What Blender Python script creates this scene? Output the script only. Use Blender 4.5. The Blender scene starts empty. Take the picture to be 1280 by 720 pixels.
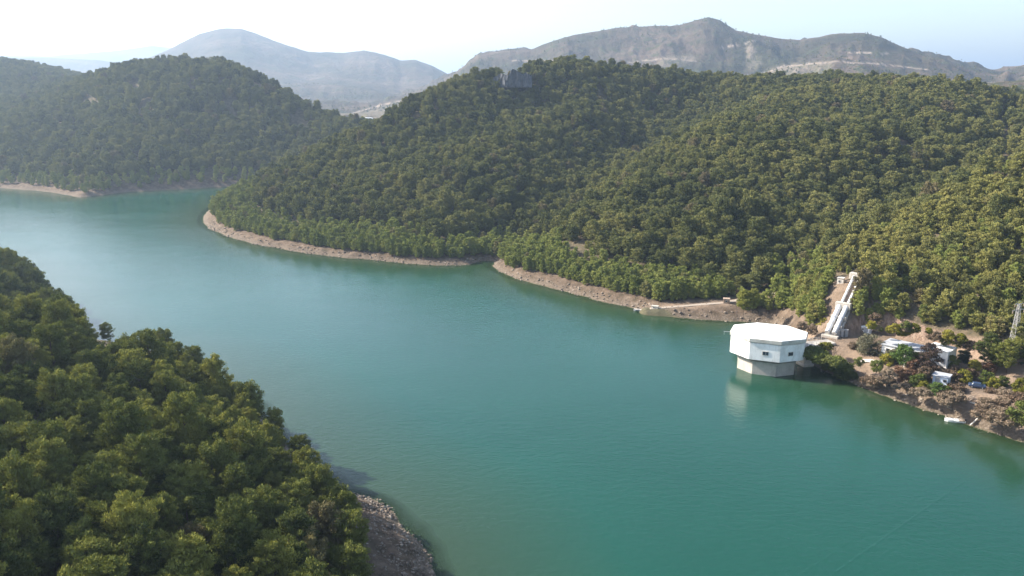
import bpy, math, random
import numpy as np
from mathutils import Vector, Matrix
R = math.radians
rng = np.random.default_rng(7)
random.seed(7)
scene = bpy.context.scene
COL = scene.collection

# ------------------------------------------------------------------ camera
F = 1000.0; CX, CY = 640.0, 360.0; HORIZON = 110.0; CAMZ = 80.0
PITCH = math.atan((CY - HORIZON) / F)
SP, CP = math.sin(PITCH), math.cos(PITCH)
def ray(px, py):
    a = (px - CX) / F; b = (CY - py) / F
    return a, CP + b * SP, -SP + b * CP
def PZ(px, py, z=0.0):
    a, b, c = ray(px, py); t = (z - CAMZ) / c
    return (a * t, b * t, z)
def PY(px, py, Y):
    a, b, c = ray(px, py); t = Y / b
    return (a * t, Y, CAMZ + c * t)
def project(x, y, z):
    zz = z - CAMZ
    d = y * CP - zz * SP; u = y * SP + zz * CP
    d = np.where(d < 1e-3, 1e-3, d)
    return CX + F * x / d, CY - F * u / d, d

cam_d = bpy.data.cameras.new('camera'); cam = bpy.data.objects.new('camera', cam_d); COL.objects.link(cam)
cam_d.sensor_width = 36; cam_d.lens = F / 1280 * 36
cam.location = (0, 0, CAMZ); cam.rotation_euler = (math.pi / 2 - PITCH, 0, 0)
cam_d.clip_start = 0.5; cam_d.clip_end = 40000
scene.camera = cam

# ------------------------------------------------------------------ light
SUN_EL = R(34); SUN_FWD = R(17)      # sun stands to the left and a little ahead
S = Vector((-math.cos(SUN_FWD) * math.cos(SUN_EL), math.sin(SUN_FWD) * math.cos(SUN_EL), math.sin(SUN_EL)))
w = bpy.data.worlds.new('World'); scene.world = w; w.use_nodes = True
nt = w.node_tree; bg = nt.nodes['Background']
sky = nt.nodes.new('ShaderNodeTexSky'); sky.sky_type = 'NISHITA'; sky.sun_disc = False
sky.sun_elevation = SUN_EL; sky.sun_rotation = math.atan2(S.x, S.y)
sky.altitude = 100; sky.air_density = 1.0; sky.dust_density = 2.0; sky.ozone_density = 0.3
nt.links.new(sky.outputs[0], bg.inputs[0]); bg.inputs[1].default_value = 0.115
sl = bpy.data.lights.new('sun', 'SUN'); so = bpy.data.objects.new('sun', sl); COL.objects.link(so)
sl.energy = 5.0; sl.angle = R(0.53); sl.color = (1.0, 0.94, 0.84)
so.rotation_euler = S.to_track_quat('Z', 'Y').to_euler()
so.location = (-200, 100, 400)
scene.view_settings.view_transform = 'Standard'; scene.view_settings.look = 'None'
scene.view_settings.exposure = 1.5; scene.view_settings.gamma = 1.0
c = scene.cycles
c.max_bounces = 4; c.diffuse_bounces = 2; c.glossy_bounces = 2; c.transmission_bounces = 2
c.transparent_max_bounces = 6; c.volume_bounces = 0
c.caustics_reflective = False; c.caustics_refractive = False
c.use_denoising = True
try: c.denoiser = 'OPENIMAGEDENOISE'
except Exception: pass
c.use_adaptive_sampling = True; c.adaptive_threshold = 0.02

# ------------------------------------------------------------------ helpers
def tag(o, label=None, cat=None, group=None, kind=None):
    if label: o['label'] = label
    if cat: o['category'] = cat
    if group: o['group'] = group
    if kind: o['kind'] = kind
    return o
def empty(name, loc=(0, 0, 0), rz=0.0):
    o = bpy.data.objects.new(name, None); COL.objects.link(o)
    o.location = loc; o.rotation_euler = (0, 0, rz); o.empty_display_size = .5
    return o
def mesh_np(name, V, faces_flat, n_per, smooth=False):
    me = bpy.data.meshes.new(name)
    V = np.asarray(V, np.float32); Fc = np.asarray(faces_flat, np.int32).ravel()
    nf = len(Fc) // n_per
    me.vertices.add(len(V)); me.vertices.foreach_set('co', V.ravel())
    me.loops.add(len(Fc)); me.loops.foreach_set('vertex_index', Fc)
    me.polygons.add(nf)
    me.polygons.foreach_set('loop_start', np.arange(nf, dtype=np.int32) * n_per)
    me.polygons.foreach_set('loop_total', np.full(nf, n_per, np.int32))
    if smooth: me.polygons.foreach_set('use_smooth', np.ones(nf, bool))
    me.update(calc_edges=True); me.validate()
    return me
def attr(me, name, vals):
    a = me.attributes.new(name, 'FLOAT', 'POINT'); a.data.foreach_set('value', np.asarray(vals, np.float32))
class MB:
    """collects boxes, prisms and tubes, builds ONE mesh object"""
    def __init__(s): s.v = []; s.f = []
    def add(s, vs, fs):
        n = len(s.v); s.v += [tuple(p) for p in vs]; s.f += [[i + n for i in f] for f in fs]
    def box(s, c, d, rz=0.0, top=1.0):
        x, y, z = [k / 2 for k in d]; cs, sn = math.cos(rz), math.sin(rz); vs = []
        for k, t in ((-z, 1.0), (z, top)):
            for a, b in ((-x, -y), (x, -y), (x, y), (-x, y)):
                a2, b2 = a * t, b * t
                vs.append((c[0] + a2 * cs - b2 * sn, c[1] + a2 * sn + b2 * cs, c[2] + k))
        s.add(vs, [(3, 2, 1, 0), (4, 5, 6, 7), (0, 1, 5, 4), (1, 2, 6, 5), (2, 3, 7, 6), (3, 0, 4, 7)])
    def prism(s, pts, z0, z1, pts2=None):
        n = len(pts); q = pts2 or pts
        s.add([(p[0], p[1], z0) for p in pts] + [(p[0], p[1], z1) for p in q],
              [tuple(range(n))[::-1], tuple(range(n, 2 * n))] + [(i, (i + 1) % n, n + (i + 1) % n, n + i) for i in range(n)])
    def tube(s, pts, r, n=8, r2=None):
        pts = [Vector(p) for p in pts]; m = len(pts); rings = []
        for i, p in enumerate(pts):
            d = (pts[min(i + 1, m - 1)] - pts[max(i - 1, 0)]).normalized()
            u = d.cross(Vector((0, 0, 1)));
            if u.length < 1e-3: u = Vector((1, 0, 0))
            u.normalize(); v = d.cross(u)
            rr = r if r2 is None else r + (r2 - r) * i / (m - 1)
            rings += [tuple(p + rr * (math.cos(2 * math.pi * k / n) * u + math.sin(2 * math.pi * k / n) * v)) for k in range(n)]
        fs = [(i * n + k, i * n + (k + 1) % n, (i + 1) * n + (k + 1) % n, (i + 1) * n + k) for i in range(m - 1) for k in range(n)]
        fs += [tuple(range(n))[::-1], tuple(range((m - 1) * n, m * n))]
        s.add(rings, fs)
    def build(s, name, m, parent=None, smooth=False, bevel=0.0):
        me = bpy.data.meshes.new(name); me.from_pydata(s.v, [], s.f); me.update()
        import bmesh
        b = bmesh.new(); b.from_mesh(me); bmesh.ops.recalc_face_normals(b, faces=b.faces)
        if bevel: bmesh.ops.bevel(b, geom=list(b.edges), offset=bevel, segments=1, affect='EDGES')
        b.to_mesh(me); b.free()
        if smooth: me.polygons.foreach_set('use_smooth', [True] * len(me.polygons))
        me.materials.append(m)
        o = bpy.data.objects.new(name, me); COL.objects.link(o)
        if parent: o.parent = parent
        return o

# numpy value noise
def _hash(ix, iy, seed):
    h = (ix.astype(np.int64) * 374761393 + iy.astype(np.int64) * 668265263 + seed * 974634777) & 0xffffffff
    h = ((h ^ (h >> 13)) * 1274126177) & 0xffffffff
    return ((h ^ (h >> 16)) & 0xffff) / 65535.0
def vnoise(x, y, seed=0):
    ix = np.floor(x); iy = np.floor(y); fx = x - ix; fy = y - iy
    fx = fx * fx * fx * (fx * (fx * 6 - 15) + 10); fy = fy * fy * fy * (fy * (fy * 6 - 15) + 10)
    a = _hash(ix, iy, seed); b = _hash(ix + 1, iy, seed); c_ = _hash(ix, iy + 1, seed); d = _hash(ix + 1, iy + 1, seed)
    return (a + (b - a) * fx) * (1 - fy) + (c_ + (d - c_) * fx) * fy
def fbm(x, y, oct=4, seed=0, ridged=False):
    s = 0; amp = 1; tot = 0
    for k in range(oct):
        n = vnoise(x * 2 ** k + 17.3 * k, y * 2 ** k - 9.1 * k, seed + k) * 2 - 1
        if ridged: n = 1 - 2 * np.abs(n)
        s = s + amp * n; tot += amp; amp *= .5
    return s / tot
def smooth(a, b, x):
    t = np.clip((x - a) / (b - a), 0, 1); return t * t * (3 - 2 * t)

# signed distance to a polygon (positive inside) / distance to a polyline
def sdist(x, y, poly):
    P = np.asarray(poly, float)[:, :2]; n = len(P)
    d2 = np.full(x.shape, 1e18); ins = np.zeros(x.shape, bool)
    for i in range(n):
        ax, ay = P[i]; bx, by = P[(i + 1) % n]; ex, ey = bx - ax, by - ay
        t = np.clip(((x - ax) * ex + (y - ay) * ey) / (ex * ex + ey * ey + 1e-12), 0, 1)
        d2 = np.minimum(d2, (x - ax - t * ex) ** 2 + (y - ay - t * ey) ** 2)
        if ay != by:
            cr = ((ay > y) != (by > y)) & (x < (bx - ax) * (y - ay) / (by - ay) + ax)
            ins ^= cr
    d = np.sqrt(d2); return np.where(ins, d, -d)
def pdist(x, y, pts):
    P = np.asarray(pts, float); d2 = np.full(x.shape, 1e18)
    for i in range(len(P) - 1):
        ax, ay = P[i, :2]; ex, ey = P[i + 1, 0] - ax, P[i + 1, 1] - ay
        t = np.clip(((x - ax) * ex + (y - ay) * ey) / (ex * ex + ey * ey + 1e-12), 0, 1)
        d2 = np.minimum(d2, (x - ax - t * ex) ** 2 + (y - ay - t * ey) ** 2)
    return np.sqrt(d2)

# ------------------------------------------------------------------ land masses
def shore(l): return [PZ(a, b)[:2] for a, b in l]
polyA = shore([(540, 735), (533, 705), (527, 682), (512, 662), (492, 645), (466, 627), (436, 612), (405, 592), (372, 565), (345, 540),
               (318, 512), (285, 482), (238, 459), (190, 447), (150, 441), (110, 434), (74, 404), (46, 366), (15, 338), (-40, 322), (-130, 310)]) \
        + [(-420, 330), (-420, -120), (60, -120), (25, 20), (2, 70)]
shB = [(1500, 650), (1400, 600), (1330, 570), (1280, 553), (1240, 541), (1200, 527), (1150, 511), (1100, 493), (1065, 478), (1035, 466), (1012, 455), (1003, 440),
       (985, 425), (962, 405), (925, 402), (880, 399), (850, 396), (820, 391), (790, 384), (760, 378), (730, 370), (700, 362), (665, 354), (640, 347), (622, 340),
       (614, 333), (616, 327), (604, 326), (585, 331), (560, 332), (530, 331), (500, 329), (470, 326), (430, 322), (400, 318), (365, 313), (330, 307), (300, 300), (280, 294),
       (264, 286), (254, 277), (254, 268), (262, 262), (274, 254), (292, 246), (312, 238), (330, 232)]
polyB = shore(shB) + [(-190, 800), (-80, 1100), (120, 1700), (900, 2300), (1900, 1900), (1900, 200), (700, 60), (300, 60), (180, 90)]
shC = [(-200, 236), (-100, 235), (0, 235), (40, 238), (75, 242), (100, 247), (118, 245), (150, 241), (200, 238), (260, 235), (320, 232), (380, 229), (430, 226)]
polyC = shore(shC) + [(-40, 800), (120, 1750), (-200, 2100), (-1400, 2100), (-1400, 700)]

def tps_fit(pts):
    P = np.array(pts, float); n = len(P); X = P[:, :2] / 300.0
    d2 = ((X[:, None] - X[None]) ** 2).sum(-1); K = .5 * d2 * np.log(d2 + 1e-12)
    A = np.zeros((n + 3, n + 3)); A[:n, :n] = K + np.eye(n) * 2e-4
    A[:n, n] = 1; A[:n, n + 1:] = X; A[n, :n] = 1; A[n + 1:, :n] = X.T
    return X, np.linalg.solve(A, np.concatenate([P[:, 2], np.zeros(3)]))
def tps_eval(m, x, y):
    X, cf = m; x = x / 300.0; y = y / 300.0; out = cf[-3] + cf[-2] * x + cf[-1] * y
    for i in range(len(X)):
        d2 = (x - X[i, 0]) ** 2 + (y - X[i, 1]) ** 2
        out = out + cf[i] * .5 * d2 * np.log(d2 + 1e-12)
    return out
def bank(s): return 1.6 * smooth(0, 5, s) + .10 * np.minimum(s, 12)
LB = 20.0; PB = 1.35; DBG = False
def make_land(poly, ctrl):
    pts = []
    ctrl = [c_ for c_ in ctrl if c_ is not None]; P = np.array(ctrl, float); s = sdist(P[:, 0], P[:, 1], poly)
    for (x, y, z), si in zip(P, s):
        f = 1 - math.exp(-(max(si, 0.1) / LB) ** PB); b0 = float(bank(np.array(max(si, 0))))
        if f < .3:
            f = .3
        pts.append((x, y, max(z - b0, .5) / f))
        if DBG and (si < 8): print('ctrl', [round(float(v)) for v in project(x, y, z)[:2]], 'z', round(z, 1), 's', round(float(si), 1), 'g', round(pts[-1][2], 1))
    m = tps_fit(pts)
    def h(x, y, fine=True):
        wob = fbm(x / 22, y / 22, 3, 5) * 2.2 + fbm(x / 5, y / 5, 2, 9) * .7
        s = sdist(x, y, poly); sw = s + wob * smooth(0, 6, 6 - np.abs(s) * .3)
        g = np.maximum(tps_eval(m, x, y), 1.0)
        f = 1 - np.exp(-(np.maximum(sw, 0) / LB) ** PB)
        hi = bank(sw) + g * f + fbm(x / 70, y / 70, 3, 21) * np.minimum(np.maximum(s, 0) * .06, 4.0)
        lo = np.maximum(sw * .38, -6.0)
        return np.where(sw > 0, hi, lo), sw
    return h

T = 6.5   # typical tree height taken off silhouettes
def rid(px, py, Y, t=T):
    p = PY(px, py, Y); return (p[0], p[1], p[2] - t)
def PK(px, py, k, poly=None, kmin=0.0):
    """point on the slope that rises k metres per metre from the shore, seen at that place"""
    a, b, c = ray(px, py); t = np.linspace(60, 1500, 1441); x, y, z = a * t, b * t, CAMZ + c * t
    sd = sdist(x, y, poly if poly is not None else polyB)
    hit = np.where((sd > 0) & (z <= k * sd + .6))[0]
    if not len(hit): return None
    i = hit[0]
    return (float(x[i]), float(y[i]), float(z[i]))
# near left slope
ctrlA = [PZ(0, 700, 24), PZ(130, 690, 20), PZ(260, 690, 15), PZ(370, 700, 8), PZ(0, 600, 25), PZ(130, 590, 21), PZ(260, 590, 14), PZ(360, 610, 7),
         PZ(60, 500, 24), PZ(180, 500, 18), PZ(270, 520, 10), PZ(0, 440, 26), PZ(100, 445, 20), PZ(170, 450, 14), PZ(-60, 560, 29),
         PZ(30, 400, 13), PZ(-30, 410, 15), PZ(20, 368, 13), PZ(-30, 355, 20), PZ(60, 392, 8), PZ(-120, 350, 26), PZ(-150, 450, 34),
         PZ(410, 660, 6), PZ(450, 690, 5),
         (-60, 60, 22), (-20, 60, 12), (-60, 0, 24), (-150, 60, 34), (-150, 0, 34), (-300, 100, 45), (-300, 250, 40), (-60, -100, 24), (-300, -100, 40)]
# large hill, right-hand slope, powerhouse terrace
ctrlB = [  # ridge seen against the sky
    rid(300, 240, 500), rid(350, 218, 530), rid(400, 193, 555), rid(440, 167, 580), rid(500, 137, 610), rid(560, 106, 640), rid(600, 92, 655), rid(640, 80, 670), rid(680, 76, 690),
    rid(720, 79, 700), rid(790, 89, 705), rid(850, 99, 705), rid(930, 103, 690), rid(1000, 102, 670), rid(1060, 102, 640), rid(930, 106, 760), rid(1000, 106, 760), rid(850, 104, 790), rid(1120, 99, 620), rid(1180, 102, 600), rid(1225, 110, 580), rid(1262, 140, 560),
    rid(1262, 150, 650), rid(1225, 118, 680), rid(1300, 135, 640), rid(1300, 128, 560), rid(1380, 110, 560),
    # behind the ridge
    (-150, 660, 14), (-100, 720, 15), (-160, 800, 12), (-110, 950, 15), (0, 760, 35), (60, 850, 40), (150, 900, 45), (300, 900, 45), (450, 850, 45), (600, 800, 50), (700, 750, 60), (200, 1200, 40), (600, 1200, 45), (1000, 1000, 60), (1000, 600, 70), (600, 1700, 40), (-20, 1400, 25),
    # western spur face
    PK(400, 285, .26), PK(400, 235, .27), PK(480, 290, .26), PK(480, 240, .27), PK(480, 190, .28), PK(560, 290, .24), PK(560, 240, .25), PK(560, 180, .26), PK(600, 140, .27), PK(640, 250, .22), PK(640, 200, .25), PK(660, 150, .25), PK(740, 150, .24), PK(700, 190, .22),
    # first valley (from the cove up to the right) and spur right of it
    PK(640, 312, .10), PK(662, 292, .11), PK(695, 262, .12), PK(735, 225, .135), PK(780, 190, .15), PK(830, 155, .17), PK(885, 128, .19), PK(590, 280, .24), PK(600, 230, .27), PK(690, 130, .26), PK(640, 170, .27),
    PK(690, 318, .32), PK(735, 285, .33), PK(785, 248, .32), PK(835, 210, .29), PK(885, 172, .265), PK(940, 145, .23),
    PK(800, 320, .30), PK(860, 330, .22), PK(860, 280, .22), PK(900, 260, .30), PK(900, 300, .28), PK(940, 310, .18), PK(960, 260, .19), PK(920, 220, .26), PK(980, 220, .24), PK(1000, 170, .215), PK(1080, 150, .205), PK(1080, 200, .22), PK(1150, 150, .20), PK(1150, 195, .20),
    # second valley
    PK(935, 370, .16), PK(970, 350, .16), PK(1000, 338, .17), PK(1040, 312, .18), PK(1080, 285, .155), PK(1120, 258, .15), PK(1165, 232, .15), PK(1205, 205, .15), PK(1230, 175, .155), PK(1250, 150, .16),
    # bright slope right of it
    PZ(1000, 368, 8.5), PZ(1048, 358, 17.5), PZ(1072, 350, 19.3), PZ(1060, 385, 13.0), PZ(1045, 412, 7.0), PK(1085, 330, .36), PK(1130, 300, .37), PK(1180, 270, .37), PK(1230, 240, .36), PK(1280, 205, .34), PK(1350, 180, .33), PK(1450, 180, .33),
    PK(1110, 350, .37), PK(1160, 350, .36), PK(1160, 310, .37), PK(1210, 340, .36), PK(1210, 300, .37), PK(1280, 320, .35), PK(1280, 270, .36), PK(1350, 300, .35), PK(1350, 240, .34), PK(1450, 280, .33),
    PZ(1100, 402, 9.5), PZ(1140, 405, 10.3), PZ(1180, 412, 10.5), PZ(1215, 420, 10.5), PZ(1240, 425, 11), PZ(1280, 425, 13), PZ(1180, 390, 14.0), PZ(1250, 395, 15), PZ(1130, 385, 14),
    PZ(1030, 424, 6), PZ(1060, 432, 6), PZ(1062, 450, 3.6), PZ(1090, 458, 3.8), PZ(1112, 466, 4), PZ(1150, 478, 4), PZ(1200, 490, 4.5), PZ(1250, 500, 5), PZ(1280, 510, 5), PZ(1235, 455, 6), PZ(1280, 460, 7), PZ(1230, 475, 5.5),
    PZ(1350, 520, 6), PZ(1350, 470, 10), PK(1400, 400, .33), PZ(1450, 520, 12), (250, 120, 12), (400, 150, 30), (400, 300, 75), (700, 400, 90), (1500, 400, 120), (1500, 1500, 90),
    PZ(905, 381, 3.9)]
ctrlC = [
    rid(150, 83, 900), rid(180, 78, 900), rid(230, 74, 900), rid(280, 80, 880), rid(330, 98, 850), rid(380, 128, 810), rid(420, 153, 770), rid(450, 170, 750), rid(330, 106, 980), rid(380, 142, 900), rid(425, 172, 860), rid(440, 182, 950), rid(380, 150, 1050),
    rid(0, 74, 1250), rid(35, 82, 1200), rid(70, 92, 1130), rid(105, 97, 1050), rid(-80, 66, 1250), rid(-200, 60, 1200),
    PK(0, 205, .30, polyC), PK(0, 165, .30, polyC), PK(60, 200, .34, polyC), PK(60, 165, .34, polyC), PY(60, 135, 880), PY(10, 125, 1000), PK(120, 200, .38, polyC), PK(120, 150, .38, polyC),
    PK(180, 200, .40, polyC), PK(180, 150, .40, polyC), PK(240, 200, .41, polyC), PK(240, 150, .41, polyC), PK(310, 200, .42, polyC), PK(310, 150, .42, polyC), PK(370, 200, .42, polyC), PK(370, 170, .42, polyC),
    PK(-80, 170, .24, polyC), PK(-150, 140, .22, polyC),
    (-50, 850, 24), (-100, 1000, 30), (-300, 1100, 40), (-500, 1150, 50), (0, 1300, 25), (-200, 1700, 35), (-600, 1700, 35), (-1200, 1700, 60), (-1200, 900, 60)]
hA, hB, hC = make_land(polyA, ctrlA), make_land(polyB, ctrlB), make_land(polyC, ctrlC)

# levelled ground: (polygon, z, soft edge)
def pz_poly(l, z): return [PZ(a, b, z)[:2] for a, b in l]
flat = [(pz_poly([(1008, 424), (1040, 419), (1066, 421), (1095, 414), (1130, 424), (1160, 430), (1190, 438), (1214, 446), (1236, 458), (1215, 470), (1180, 478), (1150, 463), (1108, 456), (1085, 444), (1062, 436), (1030, 432), (1008, 430)], 5.6), 5.6, 2.2),
        (pz_poly([(1165, 466), (1200, 466), (1240, 476), (1290, 488), (1290, 500), (1230, 490), (1165, 482)], 4.6), 4.6, 3.0)]
road_l = [PZ(812, 386, 1.6), PZ(845, 383.5, 2.6), PZ(880, 380.5, 3.6), PZ(907, 378.5, 4.2), PZ(930, 374, 5.0), PZ(962, 368.5, 7.0), PZ(995, 363, 9.5), PZ(1028, 357, 14.0), PZ(1052, 351, 18.2)]
def ground(x, y):
    x = np.asarray(x, float); y = np.asarray(y, float)
    a, sa = hA(x, y); b, sb = hB(x, y); c_, sc = hC(x, y)
    h = np.maximum(np.maximum(a, b), c_); s = np.maximum(np.maximum(sa, sb), sc)
    for poly, z, e in flat:
        d = sdist(x, y, poly); k = smooth(-e, 0, d); h = np.where(h > -.2, h * (1 - k) + z * k, h)
    # shoreline track: level cross section
    P = np.array(road_l); bd = np.full(x.shape, 1e9); bz = np.zeros(x.shape)
    for i in range(len(P) - 1):
        ax, ay, az = P[i]; ex, ey, ez = P[i + 1] - P[i]
        t = np.clip(((x - ax) * ex + (y - ay) * ey) / (ex * ex + ey * ey), 0, 1)
        d = np.hypot(x - ax - t * ex, y - ay - t * ey); m = d < bd
        bd = np.where(m, d, bd); bz = np.where(m, az + t * ez, bz)
    k = smooth(5.0, 1.9, bd); h = h * (1 - k) + bz * k
    return h, s
def gz(x, y): return float(ground(np.array([x]), np.array([y]))[0][0])

# ------------------------------------------------------------------ materials
def mat(name, base=(.5, .5, .5), rough=.7, spec=.3, metal=0.0):
    m = bpy.data.materials.new(name); m.use_nodes = True
    b = m.node_tree.nodes['Principled BSDF']
    b.inputs['Base Color'].default_value = (*base, 1); b.inputs['Roughness'].default_value = rough
    b.inputs['Specular IOR Level'].default_value = spec; b.inputs['Metallic'].default_value = metal
    return m, m.node_tree, b
def N(nt, t, **kw):
    n = nt.nodes.new(t)
    for k, v in kw.items(): setattr(n, k, v)
    return n
def noise(nt, scale, detail=4, rough=.6, src='pos', dist=0.0, stretch=None):
    g = N(nt, 'ShaderNodeNewGeometry') if src == 'pos' else N(nt, 'ShaderNodeTexCoord')
    out = g.outputs['Position'] if src == 'pos' else g.outputs['Object']
    if stretch:
        mp = N(nt, 'ShaderNodeMapping'); mp.inputs['Scale'].default_value = stretch; nt.links.new(out, mp.inputs[0]); out = mp.outputs[0]
    n = N(nt, 'ShaderNodeTexNoise'); n.inputs['Scale'].default_value = scale; n.inputs['Detail'].default_value = detail
    n.inputs['Roughness'].default_value = rough; n.inputs['Distortion'].default_value = dist
    nt.links.new(out, n.inputs['Vector']); return n.outputs['Fac']
def ramp(nt, fac, stops):
    r = N(nt, 'ShaderNodeValToRGB'); e = r.color_ramp.elements
    while len(e) < len(stops): e.new(.5)
    for k, (p, col) in enumerate(stops):
        e[k].position = p; e[k].color = (*col, 1) if len(col) == 3 else col
    nt.links.new(fac, r.inputs[0]); return r.outputs[0]
def mixc(nt, fac, a, b, mode='MIX'):
    m = N(nt, 'ShaderNodeMix', data_type='RGBA', blend_type=mode)
    for sock, v in ((m.inputs[0], fac), (m.inputs[6], a), (m.inputs[7], b)):
        if isinstance(v, (int, float)): sock.default_value = v
        elif isinstance(v, tuple): sock.default_value = (*v, 1)
        else: nt.links.new(v, sock)
    return m.outputs[2]
def mapr(nt, v, a, b, c_=0.0, d=1.0):
    m = N(nt, 'ShaderNodeMapRange'); m.inputs[1].default_value = a; m.inputs[2].default_value = b
    m.inputs[3].default_value = c_; m.inputs[4].default_value = d; nt.links.new(v, m.inputs[0]); return m.outputs[0]
def bump(nt, b, h, strength=.5, dist=.1):
    n = N(nt, 'ShaderNodeBump'); n.inputs['Strength'].default_value = strength; n.inputs['Distance'].default_value = dist
    nt.links.new(h, n.inputs['Height']); nt.links.new(n.outputs[0], b.inputs['Normal'])
def weathered(name, base, dirt, amt=.5, scale=.6, rough=.75, spec=.3, streak=True, metal=0.0):
    m, nt, b = mat(name, base, rough, spec, metal)
    n1 = noise(nt, scale, 5, .65, 'obj'); f = mapr(nt, n1, .42, .75, 0, amt)
    col = mixc(nt, f, base, dirt)
    if streak:
        n2 = noise(nt, 1.0, 3, .6, 'obj', stretch=(2.2, 2.2, .22)); col = mixc(nt, mapr(nt, n2, .55, .8, 0, amt), col, dirt)
    nt.links.new(col, b.inputs['Base Color']); return m

# terrain
MT, nt, b = mat('terrain_ground', rough=.95, spec=.1)
a_s = N(nt, 'ShaderNodeAttribute', attribute_name='shore').outputs['Fac']
a_b = N(nt, 'ShaderNodeAttribute', attribute_name='bare').outputs['Fac']
a_k = N(nt, 'ShaderNodeAttribute', attribute_name='steep').outputs['Fac']
n_big = noise(nt, .06, 5); n_mid = noise(nt, .35, 6, .65); n_fine = noise(nt, 1.6, 5, .7)
forest = ramp(nt, n_mid, [(.3, (.055, .05, .028)), (.5, (.10, .08, .05)), (.72, (.17, .13, .09))])
dry = ramp(nt, n_mid, [(.28, (.055, .045, .028)), (.5, (.115, .082, .058)), (.72, (.20, .15, .108))])
pale = ramp(nt, n_fine, [(.25, (.075, .056, .04)), (.5, (.13, .10, .073)), (.72, (.25, .20, .155))])
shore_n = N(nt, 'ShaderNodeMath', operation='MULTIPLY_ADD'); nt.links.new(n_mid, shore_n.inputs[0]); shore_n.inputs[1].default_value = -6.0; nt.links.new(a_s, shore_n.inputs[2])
col = mixc(nt, mapr(nt, shore_n.outputs[0], 6, 11), dry, forest)
col = mixc(nt, a_b, col, mixc(nt, mapr(nt, n_big, .35, .65), dry, (.24, .175, .125)))
col = mixc(nt, mapr(nt, shore_n.outputs[0], -1.6, .6), pale, col)
rock = ramp(nt, noise(nt, .9, 6, .7, stretch=(1, 1, .22)), [(.30, (.075, .048, .036)), (.46, (.21, .14, .10)), (.7, (.36, .265, .20))])
col = mixc(nt, a_k, col, rock)
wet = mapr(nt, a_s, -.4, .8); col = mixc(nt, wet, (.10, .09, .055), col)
nt.links.new(col, b.inputs['Base Color']); bump(nt, b, n_fine, .9, .5)

def polar(az0, az1, na, r0, r1, nr):
    az = np.radians(np.linspace(az0, az1, na)); rr = r0 * (r1 / r0) ** np.linspace(0, 1, nr)
    A, RR = np.meshgrid(az, rr); x = RR * np.sin(A); y = RR * np.cos(A)
    i = np.arange(nr - 1)[:, None] * na + np.arange(na - 1)[None]
    q = np.stack([i, i + 1, i + na + 1, i + na], -1).reshape(-1, 4)[:, ::-1]
    return x.ravel(), y.ravel(), q, A.ravel(), RR.ravel()
x, y, q, A_, R_ = polar(-78, 78, 900, 28, 1750, 760)
h, s = ground(x, y)
micro = fbm(x / 3.1, y / 3.1, 3, 33) * .35 * smooth(260, 200, np.hypot(x, y) * .5) + fbm(x / 1.2, y / 1.2, 2, 41) * .12
# level / bare masks
fl = np.full(x.shape, -1e9)
for poly, z, e in flat: fl = np.maximum(fl, sdist(x, y, poly))
px, py, dd = project(x, y, h)
bare_px = sdist(px, py, [(1000, 420), (1035, 392), (1028, 352), (1060, 345), (1066, 372), (1066, 398), (1090, 394), (1240, 425), (1290, 440), (1290, 560), (1060, 500), (1000, 450)])
bare = np.where((h > 0) & (y < 330), smooth(-3, 3, bare_px), 0)
bare = np.maximum(bare, np.where(y < 400, smooth(5, 2, pdist(x, y, road_l)), 0))
hz = h + np.where(h > .15, micro * (1 - smooth(-1, .5, fl) * .8), micro * .4)
H2 = hz.reshape(760, 900); X2 = x.reshape(760, 900); Y2 = y.reshape(760, 900)
gr = np.abs(np.gradient(H2, axis=0)) / np.maximum(np.hypot(np.gradient(X2, axis=0), np.gradient(Y2, axis=0)), .01)
steep = np.where((y < 300) & (x > 60) & (h > 3), smooth(.95, 1.5, gr.ravel()) * smooth(-12, -1, fl), 0)
crag = smooth(.2, -.2, 0 * x)
hz = hz + steep * fbm(x / 1.6, y / 1.6, 3, 77) * 1.0
me = mesh_np('terrain', np.stack([x, y, hz], 1), q, 4, True)
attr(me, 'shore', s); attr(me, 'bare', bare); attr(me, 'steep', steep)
me.materials.append(MT)
terrain = tag(bpy.data.objects.new('terrain', me), kind='structure'); COL.objects.link(terrain)

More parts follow.
